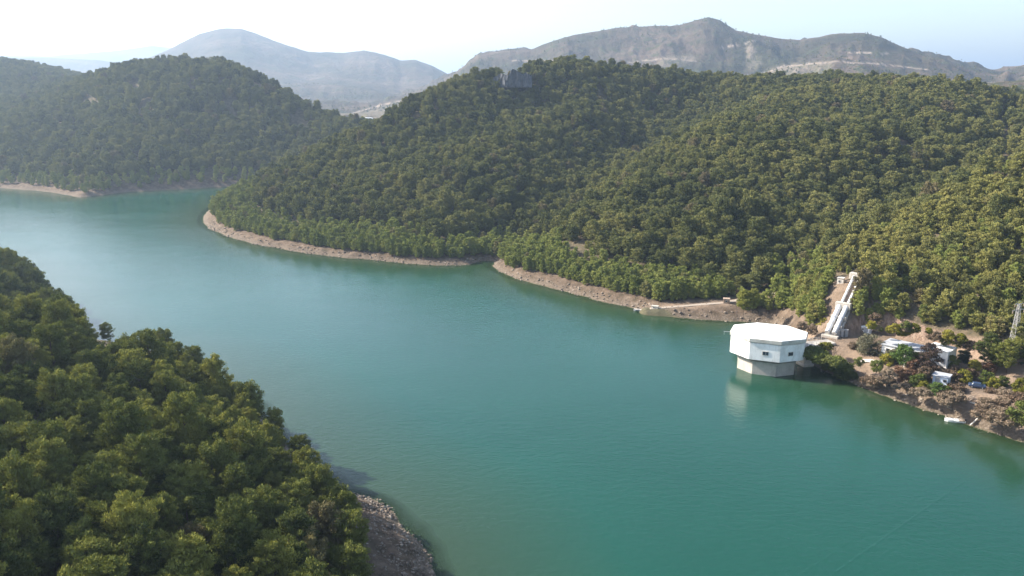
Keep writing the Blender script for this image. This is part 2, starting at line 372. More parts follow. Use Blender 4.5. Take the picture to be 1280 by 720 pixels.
# ------------------------------------------------------------------ far mountains
def prof(pts, Rd):
    P = np.array(pts, float); az = []; hh = []
    for a, b_ in P:
        dx, dy, dz = ray(a, b_); az.append(math.atan2(dx, dy)); hh.append(CAMZ + dz / math.hypot(dx, dy) * Rd)
    return np.array(az), np.array(hh)
mts = [
    (8200, 1700, [(-300, 78), (-100, 72), (0, 69), (60, 70), (100, 67), (150, 63), (190, 57), (215, 60), (240, 70), (300, 90), (500, 105), (1300, 108), (1600, 108)], 5),
    (5600, 900, [(-300, 82), (-60, 76), (10, 72), (60, 72), (120, 75), (150, 79), (200, 90), (300, 105), (1600, 109)], 6),
    (4200, 1100, [(-300, 125), (100, 105), (150, 85), (190, 71), (220, 57), (250, 42), (275, 36), (300, 35.5), (320, 42), (345, 52), (385, 65), (430, 66), (455, 63), (480, 68), (500, 75), (520, 75), (540, 82), (560, 93), (600, 106), (700, 112), (1600, 112)], 22),
    (3000, 500, [(-300, 130), (200, 130), (300, 108), (380, 104), (450, 108), (540, 128), (700, 140), (1600, 140)], 10),
    (2500, 620, [(-300, 140), (480, 130), (540, 110), (560, 98), (575, 87), (600, 68), (640, 63), (665, 62), (690, 52), (720, 43), (770, 35), (850, 31), (870, 25), (885, 22), (900, 26), (920, 38), (960, 46), (1000, 50),
                 (1040, 43), (1080, 41), (1100, 46), (1130, 60), (1170, 74), (1220, 87), (1250, 94), (1280, 92), (1310, 84), (1500, 70), (1700, 90)], 26),
    (1950, 260, [(-300, 150), (420, 150), (440, 148), (470, 140), (520, 120), (560, 104), (600, 96), (700, 110), (920, 112), (950, 92), (1000, 80), (1045, 72), (1080, 78), (1110, 92), (1160, 100), (1300, 112), (1700, 112)], 12),
    (1350, 200, [(-300, 160), (1000, 160), (1150, 118), (1220, 106), (1250, 103), (1280, 99), (1330, 95), (1500, 90), (1700, 95)], 8),
]
x, y, q, A_, R_ = polar(-62, 62, 1100, 1150, 16000, 620)
base = 18 + 14 * fbm(x / 400, y / 400, 3, 51)
h = base * smooth(1150, 1500, R_) - 30 * smooth(1400, 1150, R_)
for k, (Rd, W, pts, nz) in enumerate(mts):
    az, hh = prof(pts, Rd); P = np.interp(A_, az, hh)
    wig = fbm(A_ * 9 + k, R_ * 0 + k, 3, 60 + k) * .12 * W * 0
    t = (R_ - Rd - wig) / W
    front = np.where(t < 0, np.exp(-np.abs(t) ** 1.5 * 1.3), np.exp(-(t * .8) ** 2))
    er = fbm(x / (W * .42) , y / (W * .42), 5, 70 + k, True)
    m = base * .7 + (P - base * .7) * front + er * nz * 2.0 * (1 - np.exp(-t * t * 8)) * front
    gl = fbm(A_ * Rd / (W * .16), R_ / (W * .9) + 3 * k, 4, 90 + k, True)
    m = m + gl * nz * .8 * (1 - np.exp(-t * t * 14)) * front + fbm(x / 45, y / 45, 3, 99) * 3.0 * front
    h = np.maximum(h, m)
pxm, pym, _ = project(x, y, h)
rd = np.zeros(x.shape)
for l, wd in (([(700, 88), (740, 85), (790, 78), (830, 73), (870, 76)], .7), ([(945, 97), (975, 84), (1010, 80), (1045, 77), (1100, 80), (1160, 87)], .8), ([(1225, 105), (1250, 104), (1285, 106), (1320, 107)], 1.6),
              ([(900, 60), (930, 55), (945, 50)], .7), ([(1060, 66), (1110, 67)], .7), ([(640, 76), (700, 76)], .7), ([(440, 142), (470, 133), (520, 122)], .9)):
    rd = np.maximum(rd, smooth(wd * 1.5, wd * .4, pdist(pxm, pym, l)) * (np.abs(R_ - 2100) < 700))
scar = np.zeros(x.shape)
for poly in ([(815, 85), (830, 70), (865, 66), (872, 74), (850, 84)], [(940, 100), (960, 85), (1000, 76), (1045, 76), (1035, 96)], [(935, 95), (930, 60), (940, 50), (955, 80)], [(430, 165), (450, 140), (520, 118), (560, 105), (500, 140), (450, 165)]):
    scar = np.maximum(scar, smooth(-2, 5, sdist(pxm, pym, poly)) * (R_ < 3000))
xm, ym, hm, R_m = x, y, h, R_
me = mesh_np('mountains', np.stack([x, y, h], 1), q, 4, True)
attr(me, 'track', rd); attr(me, 'scar', scar)
sel_ = np.where((R_ > 1300) & (R_ < 3100) & (pxm > -40) & (pxm < 1320) & (pym < 175) & (vnoise(x / 120, y / 120, 31) + .5 * vnoise(x / 30, y / 30, 32) > .72))[0]
scrub_pts = rng.choice(sel_, size=min(9000, len(sel_)), replace=False); scrub_pts = [(x[i] + rng.uniform(-6, 6), y[i] + rng.uniform(-6, 6), h[i] - .5, rng.uniform(.2, .5), rng.uniform(0, 6), 'B', 0) for i in scrub_pts]
MM, nt, b = mat('mountain_ground', rough=1, spec=.05)
nb = noise(nt, .004, 6, .6); nf = noise(nt, .03, 6, .7)
col = ramp(nt, nb, [(.35, (.034, .033, .020)), (.5, (.070, .054, .038)), (.65, (.12, .088, .066))])
col = mixc(nt, mapr(nt, nf, .5, .62), col, (.05, .055, .028))
sc_ = N(nt, 'ShaderNodeAttribute', attribute_name='scar').outputs['Fac']
col = mixc(nt, sc_, col, ramp(nt, nf, [(.35, (.085, .085, .045)), (.6, (.19, .15, .115))]))
tr_ = N(nt, 'ShaderNodeAttribute', attribute_name='track').outputs['Fac']
col = mixc(nt, tr_, col, (.27, .215, .17))
nt.links.new(col, b.inputs['Base Color']); bump(nt, b, nf, 1.0, 14)
me.materials.append(MM)
o = tag(bpy.data.objects.new('mountains', me), kind='structure'); COL.objects.link(o)

# ------------------------------------------------------------------ water
x, y, q, A_, R_ = polar(-80, 80, 520, 20, 2200, 420)
gh, gs = ground(x, y)
me = mesh_np('lake_water', np.stack([x, y, np.zeros_like(x)], 1), q, 4, True)
attr(me, 'depth', np.clip(-gh, 0, 8) ); attr(me, 'offshore', np.clip(-gs, 0, 60))
MW = bpy.data.materials.new('lake_water'); MW.use_nodes = True; nt = MW.node_tree
b = nt.nodes['Principled BSDF']; outn = nt.nodes['Material Output']
dp = N(nt, 'ShaderNodeAttribute', attribute_name='depth').outputs['Fac']
of = N(nt, 'ShaderNodeAttribute', attribute_name='offshore').outputs['Fac']
nl = noise(nt, .012, 4, .5)
teal = ramp(nt, nl, [(.35, (.005, .046, .030)), (.65, (.007, .055, .036))])
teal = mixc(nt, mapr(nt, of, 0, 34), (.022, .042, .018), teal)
nt.links.new(teal, b.inputs['Base Color'])
wp = noise(nt, .02, 3, .55, stretch=(1, 2.2, 1), dist=.6); nt.links.new(mapr(nt, wp, .4, .62, .10, .15), b.inputs['Roughness']); b.inputs['IOR'].default_value = 1.33; b.inputs['Specular IOR Level'].default_value = .5
r1 = noise(nt, .55, 5, .62, stretch=(1, 1.3, 1)); r2 = noise(nt, .07, 3, .5)
mx = N(nt, 'ShaderNodeMath', operation='MULTIPLY_ADD'); nt.links.new(r2, mx.inputs[0]); mx.inputs[1].default_value = .9; nt.links.new(r1, mx.inputs[2])
wa = Vector(PZ(1035, 722, 0)); wb = Vector(PZ(1225, 588, 0)); wn = Vector((wb.y - wa.y, -(wb.x - wa.x), 0)).normalized()
gp = N(nt, 'ShaderNodeNewGeometry').outputs['Position']; dt = N(nt, 'ShaderNodeVectorMath', operation='DOT_PRODUCT'); nt.links.new(gp, dt.inputs[0]); dt.inputs[1].default_value = tuple(wn)
hsum = mx.outputs[0]
for off_, am in ((0, .22), (2.6, .09), (-3.4, .11)):
    sb2 = N(nt, 'ShaderNodeMath', operation='SUBTRACT'); nt.links.new(dt.outputs['Value'], sb2.inputs[0]); sb2.inputs[1].default_value = wn.dot(wa) + off_
    ab = N(nt, 'ShaderNodeMath', operation='ABSOLUTE'); nt.links.new(sb2.outputs[0], ab.inputs[0]); ml = N(nt, 'ShaderNodeMath', operation='ADD'); nt.links.new(mapr(nt, ab.outputs[0], 0, .35, am, 0), ml.inputs[0]); nt.links.new(hsum, ml.inputs[1]); hsum = ml.outputs[0]
bump(nt, b, hsum, .25, .35)
tr = N(nt, 'ShaderNodeBsdfTransparent'); tr.inputs[0].default_value = (.45, .62, .48, 1)
ms = N(nt, 'ShaderNodeMixShader'); nt.links.new(mapr(nt, dp, 0.05, 1.5, .25, 1.0), ms.inputs[0])
nt.links.new(tr.outputs[0], ms.inputs[1]); nt.links.new(b.outputs[0], ms.inputs[2]); nt.links.new(ms.outputs[0], outn.inputs[0])
me.materials.append(MW)
o = tag(bpy.data.objects.new('lake_water', me), kind='structure'); COL.objects.link(o)

# ------------------------------------------------------------------ trees
def leaf_mat(name, dark, mid, light, clump_amt=1.0):
    m = bpy.data.materials.new(name); m.use_nodes = True; nt = m.node_tree
    nt.nodes.remove(nt.nodes['Principled BSDF']); out = nt.nodes['Material Output']
    oi = N(nt, 'ShaderNodeObjectInfo').outputs['Random']
    ac = N(nt, 'ShaderNodeAttribute', attribute_name='tone').outputs['Fac']
    nb = noise(nt, .016, 3, .55)
    k = N(nt, 'ShaderNodeMath', operation='MULTIPLY_ADD'); nt.links.new(oi, k.inputs[0]); k.inputs[1].default_value = .62
    k2 = N(nt, 'ShaderNodeMath', operation='MULTIPLY_ADD'); nt.links.new(nb, k2.inputs[0]); k2.inputs[1].default_value = .9; k2.inputs[2].default_value = -.38
    nt.links.new(k2.outputs[0], k.inputs[2])
    k3 = N(nt, 'ShaderNodeMath', operation='MULTIPLY_ADD'); nt.links.new(ac, k3.inputs[0]); k3.inputs[1].default_value = .36 * clump_amt; nt.links.new(k.outputs[0], k3.inputs[2])
    col = ramp(nt, k3.outputs[0], [(.1, dark), (.5, mid), (.95, light)])
    wn_ = N(nt, 'ShaderNodeMath', operation='FRACT'); w2_ = N(nt, 'ShaderNodeMath', operation='MULTIPLY'); nt.links.new(oi, w2_.inputs[0]); w2_.inputs[1].default_value = 37.7; nt.links.new(w2_.outputs[0], wn_.inputs[0])
    if 'pine' in name: col = mixc(nt, mapr(nt, wn_.outputs[0], .985 if 'near' in name else .96, .99 if 'near' in name else .975, 0, .6), col, (.17, .12, .085))
    d = N(nt, 'ShaderNodeBsdfDiffuse'); t = N(nt, 'ShaderNodeBsdfTranslucent'); g = N(nt, 'ShaderNodeMixShader'); g.inputs[0].default_value = .13
    nt.links.new(col, d.inputs[0]); nt.links.new(mixc(nt, .5, col, (.12, .14, .02)), t.inputs[0])
    nt.links.new(d.outputs[0], g.inputs[1]); nt.links.new(t.outputs[0], g.inputs[2]); nt.links.new(g.outputs[0], out.inputs[0])
    return m
M_pine = leaf_mat('pine_needles', (.048, .060, .03), (.140, .146, .050), (.225, .21, .072))
M_near = leaf_mat('near_pine_needles', (.04, .056, .024), (.14, .155, .042), (.27, .262, .062))
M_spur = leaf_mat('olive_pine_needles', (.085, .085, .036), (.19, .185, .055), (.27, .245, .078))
M_young = leaf_mat('young_pine_needles', (.14, .16, .045), (.21, .235, .06), (.29, .29, .085))
M_bark, nt, b = mat('pine_bark', (.11, .08, .06), .95, .1)
nt.links.new(ramp(nt, noise(nt, 3, 4, .7, 'obj', stretch=(1, 1, .3)), [(.3, (.05, .035, .028)), (.7, (.17, .13, .10))]), b.inputs['Base Color'])

def crown_np(seed, Ht, Rc, ncl, nleaf, lw, ll, base=.25, shape='pine'):
    r = np.random.default_rng(seed); V = []; tone = []
    cl = []
    for i in range(ncl):
        u = base + (1 - base) * (i + r.random()) / ncl
        if shape == 'pine': prof_ = math.sqrt(max(0.03, 1 - ((u - base - .22) / (1 - base - .14)) ** 2)) if u > base + .22 else .75 + .25 * (u - base) / .22
        elif shape == 'cone': prof_ = max(.12, 1.05 - (u - base) / (1 - base))
        else: prof_ = math.sqrt(max(.05, 1 - ((u - .5) / .55) ** 2))
        a = i * 2.39996 + r.random() * 1.2; rr = Rc * prof_ * (.35 + .6 * math.sqrt(r.random())) * (1 + .18 * math.sin(a * 2 + seed))
        cr = Rc * (.24 + .15 * r.random())
        cl.append((rr * math.cos(a), rr * math.sin(a), Ht * u - cr * .4, cr, r.random()))
    cl.append((r.normal() * .1 * Rc, r.normal() * .1 * Rc, Ht - Rc * .3, Rc * .33, .6))
    for (cx, cy, cz, cr, tn) in cl:
        n = nleaf
        d = r.normal(size=(n, 3)); d[:, 2] = d[:, 2] * .8 + .35; d /= np.linalg.norm(d, axis=1)[:, None]
        # lumpy clump surface
        lump = 1 + .30 * np.sin(d[:, 0] * 5 + seed) * np.cos(d[:, 1] * 5 + cx) + .12 * r.normal(size=n)
        p = np.array([cx, cy, cz]) + d * (cr * lump * (.55 + .45 * r.random(n) ** .5))[:, None] * np.array([1.12, 1.12, .74])
        nrm = d + r.normal(size=(n, 3)) * .33; nrm /= np.linalg.norm(nrm, axis=1)[:, None]
        side = np.cross(nrm, r.normal(size=(n, 3))); side /= np.linalg.norm(side, axis=1)[:, None] + 1e-9
        out = np.cross(side, nrm); out *= np.where(out[:, 2] < 0, -1, 1)[:, None]; out = out + d * np.where(r.random(n) < .3, 1.0, .25)[:, None]; out /= np.linalg.norm(out, axis=1)[:, None]
        sz = (.7 + .6 * r.random(n))[:, None]
        V.append(np.stack([p - side * lw * sz, p + side * lw * sz, p + out * ll * sz], 1).reshape(-1, 3))
        tt = np.clip(tn * .6 + .25 * d[:, 2] + .15 * r.random(n), 0, 1); tone.append(np.repeat(tn * .6 + .4 * r.random(n), 3))
    return np.concatenate(V), np.concatenate(tone), cl
def pine_np(seed, Ht, Rc, nbr, ntuft, nleaf, tr, lw, ll, base=.25):
    """crown of limbs that reach out and up, needle tufts along the outer half of each"""
    r = np.random.default_rng(seed); V = []; tone = []; tips = []; skew = r.uniform(0, 6.28)
    for i in range(nbr):
        u = base + (.97 - base) * ((i + r.random()) / nbr) ** .85
        pr_ = math.sqrt(max(.04, 1 - ((u - base - .28) / (1.02 - base - .28)) ** 2)) if u > base + .28 else .72 + .28 * (u - base) / .28
        a = i * 2.39996 + r.uniform(-.6, .6); ln = Rc * pr_ * r.uniform(.62, 1.12) * (1 + .16 * math.cos(a - skew))
        rise = ln * r.uniform(.10, .50) * (.5 + u); z0 = Ht * u - rise * .7; bt = r.random()
        tips.append((ln * .8 * math.cos(a), ln * .8 * math.sin(a), z0 + rise * .8, tr, bt))
        for j in range(ntuft):
            t = 1.0 - .62 * (j / max(1, ntuft - 1)) ** 1.1; lat = r.normal() * ln * .16; rad = tr * r.uniform(.7, 1.25) * (.75 + .35 * (1 - abs(t - .8)))
            cx = ln * t * math.cos(a) - lat * math.sin(a); cy = ln * t * math.sin(a) + lat * math.cos(a); cz = z0 + rise * t ** 1.5 + r.normal() * .15
            n = nleaf; d = r.normal(size=(n, 3)); d[:, 2] = d[:, 2] * .8 + .3; d /= np.linalg.norm(d, axis=1)[:, None]
            p = np.array([cx, cy, cz]) + d * (rad * (.35 + .65 * r.random(n) ** .6))[:, None] * np.array([1.05, 1.05, .8])
            nrm = d + r.normal(size=(n, 3)) * .3; nrm /= np.linalg.norm(nrm, axis=1)[:, None]
            side = np.cross(nrm, r.normal(size=(n, 3))); side /= np.linalg.norm(side, axis=1)[:, None] + 1e-9
            out = np.cross(side, nrm); out *= np.where(out[:, 2] < 0, -1, 1)[:, None]; out = out + d * np.where(r.random(n) < .35, 1.1, .25)[:, None] + np.array([math.cos(a) * .3, math.sin(a) * .3, .25]); out /= np.linalg.norm(out, axis=1)[:, None]
            sz = (.7 + .6 * r.random(n))[:, None]
            V.append(np.stack([p - side * lw * sz, p + side * lw * sz, p + out * ll * sz], 1).reshape(-1, 3)); tone.append(np.repeat(bt * .5 + .3 * r.random() + .2 * r.random(n), 3))
    tips.append((0, 0, Ht * .92, tr, .5))
    return np.concatenate(V), np.concatenate(tone), tips
def make_pine_mesh(name, m, *a, **k):
    V, t, cl = pine_np(*a, **k); me = mesh_np(name, V, np.arange(len(V)), 3); attr(me, 'tone', t); me.materials.append(m); return me, cl
def make_crown_mesh(name, m, *a, **k):
    V, t, cl = crown_np(*a, **k); me = mesh_np(name, V, np.arange(len(V)), 3)
    attr(me, 'tone', t); me.materials.append(m); return me, cl
def trunk_mesh(Ht, Rc, cl, m, seed=0, nlimb=6, r0=.24):
    r = random.Random(seed); mb = MB()
    bend = [(0, 0, -.6), (r.uniform(-.15, .15), r.uniform(-.15, .15), Ht * .3), (r.uniform(-.3, .3), r.uniform(-.3, .3), Ht * .6), (cl[-1][0], cl[-1][1], Ht * .9)]
    mb.tube(bend, r0, 7, r0 * .2)
    for c_ in sorted(cl[:-1], key=lambda q_: q_[2])[::max(1, len(cl) // nlimb)][:nlimb]:
        z0 = max(Ht * .2, c_[2] - Rc * .45); mb.tube([(0, 0, z0), (c_[0] * .5, c_[1] * .5, (z0 + c_[2]) / 2 + .1), c_[:3]], r0 * .35, 5, .03)
    me = bpy.data.meshes.new('trunk'); me.from_pydata(mb.v, [], mb.f); me.update(); me.materials.append(m)
    return me
HI = []; LO = []; YG = []
for i in range(8):
    Ht = 9.2 + 1.1 * (i % 3); Rc = 2.75 + .28 * (i % 4)
    cm, cl = make_pine_mesh('crown', M_near, 100 + i, Ht, Rc + .25, 40 + 5 * (i % 3), 5, 62, .58, .085, .34, base=.22); HI.append((cm, trunk_mesh(Ht, Rc, cl, M_bark, i)))
for i in range(6):
    Ht = 8.0 + 1.0 * (i % 3); Rc = 2.9 + .3 * (i % 3)
    cm, cl = make_pine_mesh('crown', M_pine, 200 + i, Ht, Rc + .2, 26 + 3 * (i % 3), 4, 44, .74, .15, .46, base=.22); LO.append((cm, trunk_mesh(Ht, Rc, cl, M_bark, 50 + i, 3)))
for i in range(4):
    Ht = 5.6 + .6 * (i % 3); Rc = 2.0 + .2 * (i % 3)
    cm, cl = make_pine_mesh('crown', M_young, 300 + i, Ht, Rc, 24, 3, 50, .52, .11, .34, base=.10); YG.append((cm, trunk_mesh(Ht, Rc, cl, M_bark, 80 + i, 3, .12)))

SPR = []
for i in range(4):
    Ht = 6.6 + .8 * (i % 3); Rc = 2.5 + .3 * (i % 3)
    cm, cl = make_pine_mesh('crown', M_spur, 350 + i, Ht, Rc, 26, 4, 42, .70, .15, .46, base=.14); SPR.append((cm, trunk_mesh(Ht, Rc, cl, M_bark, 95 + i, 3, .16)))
def tree(name, meshes, loc, sc, rz, label, cat, group=None, part_kind='crown'):
    t = empty(name, loc, rz); t.scale = sc
    tag(t, label, cat, group)
    for nm, me in (('trunk', meshes[1]), (part_kind, meshes[0])):
        o = bpy.data.objects.new(nm, me); COL.objects.link(o); o.parent = t
    return t

# candidate positions: jittered grids
def scatter(x0, x1, y0, y1, sp, seed):
    r = np.random.default_rng(seed); gx, gy = np.meshgrid(np.arange(x0, x1, sp), np.arange(y0, y1, sp * .866))
    gx = gx + (np.arange(gx.shape[0]) % 2)[:, None] * sp * .5
    gx = gx + r.uniform(-.42, .42, gx.shape) * sp; gy = gy + r.uniform(-.42, .42, gy.shape) * sp
    return gx.ravel(), gy.ravel(), r
EXCL = [  # pixel outlines of open ground, tested at each tree's foot
    [(996, 452), (990, 425), (1020, 405), (1034, 392), (1030, 372), (1040, 346), (1086, 338), (1072, 372), (1070, 402), (1095, 402), (1130, 402), (1180, 409), (1216, 420), (1245, 432), (1300, 436), (1325, 480), (1340, 700), (1060, 505)],
    [(812, 402), (830, 378), (905, 372), (945, 366), (965, 362), (966, 376), (925, 380), (930, 408)],
    [(624, 95), (652, 92), (655, 103), (626, 105)],
]
silA = [(-400, 255), (-60, 300), (0, 314), (22, 316), (50, 333), (72, 362), (84, 385), (104, 402), (130, 406), (160, 420), (192, 414), (214, 424), (232, 436), (262, 446), (292, 474), (322, 490), (328, 512), (350, 530), (372, 545),
        (395, 574), (412, 596), (436, 608), (450, 640), (458, 670), (454, 720), (470, 900), (-400, 900)]
forest_pts = []; individuals = []
def add_forest(x, y, r, sel, kinds, scl):
    h, s = ground(x, y)
    return h, s
# --- near left slope
x, y, r = scatter(-330, 20, 30, 420, 4.9, 11)
h, s = ground(x, y)
sa = sdist(x, y, polyA)
scl = r.uniform(.6, 1.05, x.shape); rot = r.uniform(0, 6.28, x.shape)
tx, ty, td = project(x, y, h + 9.6 * scl); fx, fy, fd = project(x, y, h)
margin = -sdist(tx, ty, silA)
rpx = 3.0 * scl * F / fd
okA = (sa > 1.6) & (s > 1.2) & (y > 40) & (margin < -rpx * .25 + r.normal(size=x.shape) * 2)
vis = okA & (tx > -25) & (tx < 1300) & (ty < 745) & (fy > 280)
for i in np.where(okA)[0]:
    (individuals if vis[i] else forest_pts).append((x[i], y[i], h[i], scl[i], rot[i], 'A', td[i]))
nA = int(vis.sum())
# --- large hill and right-hand slope
x, y, r = scatter(-230, 760, 120, 800, 5.0, 12)
pos = []
h, s = ground(x, y); sb = sdist(x, y, polyB)
fx, fy, fd = project(x, y, h)
scl = r.uniform(.58, 1.05, x.shape); rot = r.uniform(0, 6.28, x.shape)
ok = (sb > 4.0 + 2.5 * vnoise(x / 15, y / 15, 3)) & (s > 3.5) & (fx > -80) & (fx < 1900) & (h > .8)
for e in EXCL: ok &= ~((sdist(fx, fy, e) > 0) & ((y < 320) | (e is EXCL[2])))
# cut line through the forest for the power line
for l in ([(1252, 150), (1256, 190), (1254, 240)],): ok &= ~((pdist(fx, fy, l) < 7) & (y > 300))
# thin gaps
ok &= ~((vnoise(x / 14, y / 14, 88) > .88))
young = (sb < 24 + 16 * vnoise(x / 30, y / 30, 4)) | ((fx > 960) & (fy > 330) & (fy < 405) & (y < 330))
edge = sdist(fx, fy, [(955, 372), (985, 345), (1028, 338), (1060, 322), (1090, 300), (1120, 285), (1110, 330), (1085, 350), (1040, 345), (1032, 390), (1010, 410), (975, 400)])
young = young | ((edge > 0) & (y < 330))
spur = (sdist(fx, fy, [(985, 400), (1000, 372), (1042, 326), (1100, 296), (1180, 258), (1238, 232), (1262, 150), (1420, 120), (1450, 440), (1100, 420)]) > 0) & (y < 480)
for i in np.where(ok)[0]:
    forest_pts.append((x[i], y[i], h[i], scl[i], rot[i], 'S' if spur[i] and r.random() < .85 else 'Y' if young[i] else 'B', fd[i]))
# extra young pines packed along the bright shoreline band
x, y, r = scatter(-230, 420, 200, 560, 2.9, 14)
h, s = ground(x, y); sb = sdist(x, y, polyB); fx, fy, fd = project(x, y, h)
ok = (sb > 3.8 + 2.5 * vnoise(x / 9, y / 9, 3)) & (sb < 13 + 20 * vnoise(x / 30, y / 30, 4)) & (s > 3.2) & (h > .7)
for e in EXCL: ok &= ~(sdist(fx, fy, e) > 0)
scl = r.uniform(.6, 1.05, x.shape); rot = r.uniform(0, 6.28, x.shape)
for i in np.where(ok)[0]: forest_pts.append((x[i], y[i], h[i], scl[i], rot[i], 'Y', fd[i]))
x, y, r = scatter(60, 420, 200, 380, 4.2, 15)
h, s = ground(x, y); sb = sdist(x, y, polyB); fx, fy, fd = project(x, y, h); ok = (sb > 16) & (fx < 1400) & (fx > 840) & (h > 3) & (r.random(x.shape) < .5)
for e in EXCL: ok &= ~(sdist(fx, fy, e) > 0)
scl = r.uniform(.45, .85, x.shape); rot = r.uniform(0, 6.28, x.shape)
for i in np.where(ok)[0]: forest_pts.append((x[i], y[i], h[i], scl[i], rot[i], 'Y', fd[i]))
# --- far left hill
x, y, r = scatter(-1000, 60, 560, 1350, 6.2, 13)
h, s = ground(x, y); sc2 = sdist(x, y, polyC); fx, fy, fd = project(x, y, h)
ok = (sc2 > 4) & (s > 3.5) & (fx > -90) & (fx < 520) & (vnoise(x / 16, y / 16, 89) < .84)
scl = r.uniform(.7, 1.2, x.shape); rot = r.uniform(0, 6.28, x.shape)
for i in np.where(ok)[0]: forest_pts.append((x[i], y[i], h[i], scl[i], rot[i], 'Y' if sc2[i] < 22 else 'B', fd[i]))
from collections import Counter
print('INFO', Counter(p[5] for p in individuals)); print('near left slope trees', nA, 'forest', len(forest_pts))

# fill up to 300 individuals with the nearest forest trees in view
if len(individuals) < 300:
    cand = sorted([p for p in forest_pts if p[5] in 'BYS' and p[1] > 150], key=lambda p: p[6] / (p[3] * (1 if p[5] == 'B' else .62)))
    take = []
    for p in cand:
        u, v, _ = project(p[0], p[1], p[2] + 5)
        if 0 < u < 1280 and 0 < v < 720: take.append(p)
        if len(take) + len(individuals) >= 300: break
    ids = set(id(p) for p in take); forest_pts = [p for p in forest_pts if id(p) not in ids]
    individuals += take
else:
    individuals.sort(key=lambda p: p[6]); forest_pts += individuals[300:]; individuals = individuals[:300]
for k, (x_, y_, z_, s_, a_, kd, d_) in enumerate(individuals):
    u, v, _ = project(x_, y_, z_ + 4)
    sc3 = (s_ * random.uniform(.9, 1.12), s_ * random.uniform(.9, 1.12), s_ * random.uniform(.85, 1.3))
    if kd == 'A':
        if v < 400 and u < 110: lb, gp = 'rounded dark green pine on the small wooded knoll at the left edge', 'pines on the knoll at the left edge'
        else: lb, gp = 'bushy sunlit green pine in the dense wood on the near bank', 'pines of the near bank'
        tree('pine_tree', HI[k % 8], (x_, y_, z_ - .3), sc3, a_, lb, 'tree', gp)
    elif kd == 'Y':
        tree('young_pine_tree', YG[k % 4], (x_, y_, z_ - .2), sc3, a_, 'small bright green pine on the slope around the white penstock pipes', 'tree', 'young pines near the penstock')
    else:
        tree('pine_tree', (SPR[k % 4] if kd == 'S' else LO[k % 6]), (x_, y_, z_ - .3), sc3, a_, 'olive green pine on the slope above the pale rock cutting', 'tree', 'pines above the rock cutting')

# the rest of the wood: one object of scattered copies
forest_pts += scrub_pts
lib = {}
libcol = bpy.data.collections.new('tree_kinds')
def lib_obj(n, meshes):
    o = bpy.data.objects.new(n, meshes[0]); libcol.objects.link(o); return o
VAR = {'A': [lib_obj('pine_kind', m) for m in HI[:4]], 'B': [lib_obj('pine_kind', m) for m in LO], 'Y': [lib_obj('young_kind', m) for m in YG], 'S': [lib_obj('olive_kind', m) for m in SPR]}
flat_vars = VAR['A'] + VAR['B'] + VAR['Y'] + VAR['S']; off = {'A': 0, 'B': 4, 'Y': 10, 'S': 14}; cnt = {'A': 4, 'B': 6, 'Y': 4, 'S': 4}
me = bpy.data.meshes.new('pine_forest'); n = len(forest_pts); me.vertices.add(n)
me.vertices.foreach_set('co', np.array([(p[0], p[1], p[2] - .3) for p in forest_pts], np.float32).ravel())
attr(me, 'rot', [p[4] for p in forest_pts])
attr(me, 'kind_no', [off[p[5]] + (i * 7) % cnt[p[5]] for i, p in enumerate(forest_pts)])
sv = me.attributes.new('tree_scale', 'FLOAT_VECTOR', 'POINT')
sv.data.foreach_set('vector', np.array([(p[3] * random.uniform(.88, 1.12), p[3] * random.uniform(.88, 1.12), p[3] * random.uniform(.82, 1.3)) for p in forest_pts], np.float32).ravel())
forest_o = tag(bpy.data.objects.new('pine_forest', me), 'dense green pine forest covering the hills around the lake', 'forest', kind='stuff'); COL.objects.link(forest_o)
ng = bpy.data.node_groups.new('forest', 'GeometryNodeTree')
ng.interface.new_socket('Geometry', in_out='INPUT', socket_type='NodeSocketGeometry'); ng.interface.new_socket('Geometry', in_out='OUTPUT', socket_type='NodeSocketGeometry')
gi = ng.nodes.new('NodeGroupInput'); go = ng.nodes.new('NodeGroupOutput'); jn = ng.nodes.new('GeometryNodeJoinGeometry')
def named(n_, t):
    a = ng.nodes.new('GeometryNodeInputNamedAttribute'); a.data_type = t; a.inputs[0].default_value = n_; return a.outputs[0]
ak, ar, av = named('kind_no', 'FLOAT'), named('rot', 'FLOAT'), named('tree_scale', 'FLOAT_VECTOR')
cx_ = ng.nodes.new('ShaderNodeCombineXYZ'); ng.links.new(ar, cx_.inputs[2])
for i, vo in enumerate(flat_vars):
    cmp_ = ng.nodes.new('FunctionNodeCompare'); cmp_.data_type = 'FLOAT'; cmp_.operation = 'EQUAL'
    ng.links.new(ak, cmp_.inputs[0]); cmp_.inputs[1].default_value = i; cmp_.inputs['Epsilon'].default_value = .2
    oi = ng.nodes.new('GeometryNodeObjectInfo'); oi.inputs['Object'].default_value = vo; oi.inputs['As Instance'].default_value = True
    ip = ng.nodes.new('GeometryNodeInstanceOnPoints')
    ng.links.new(gi.outputs[0], ip.inputs['Points']); ng.links.new(cmp_.outputs[0], ip.inputs['Selection']); ng.links.new(oi.outputs['Geometry'], ip.inputs['Instance'])
    ng.links.new(cx_.outputs[0], ip.inputs['Rotation']); ng.links.new(av, ip.inputs['Scale']); ng.links.new(ip.outputs[0], jn.inputs[0])
ng.links.new(jn.outputs[0], go.inputs[0])
md = forest_o.modifiers.new('forest', 'NODES'); md.node_group = ng

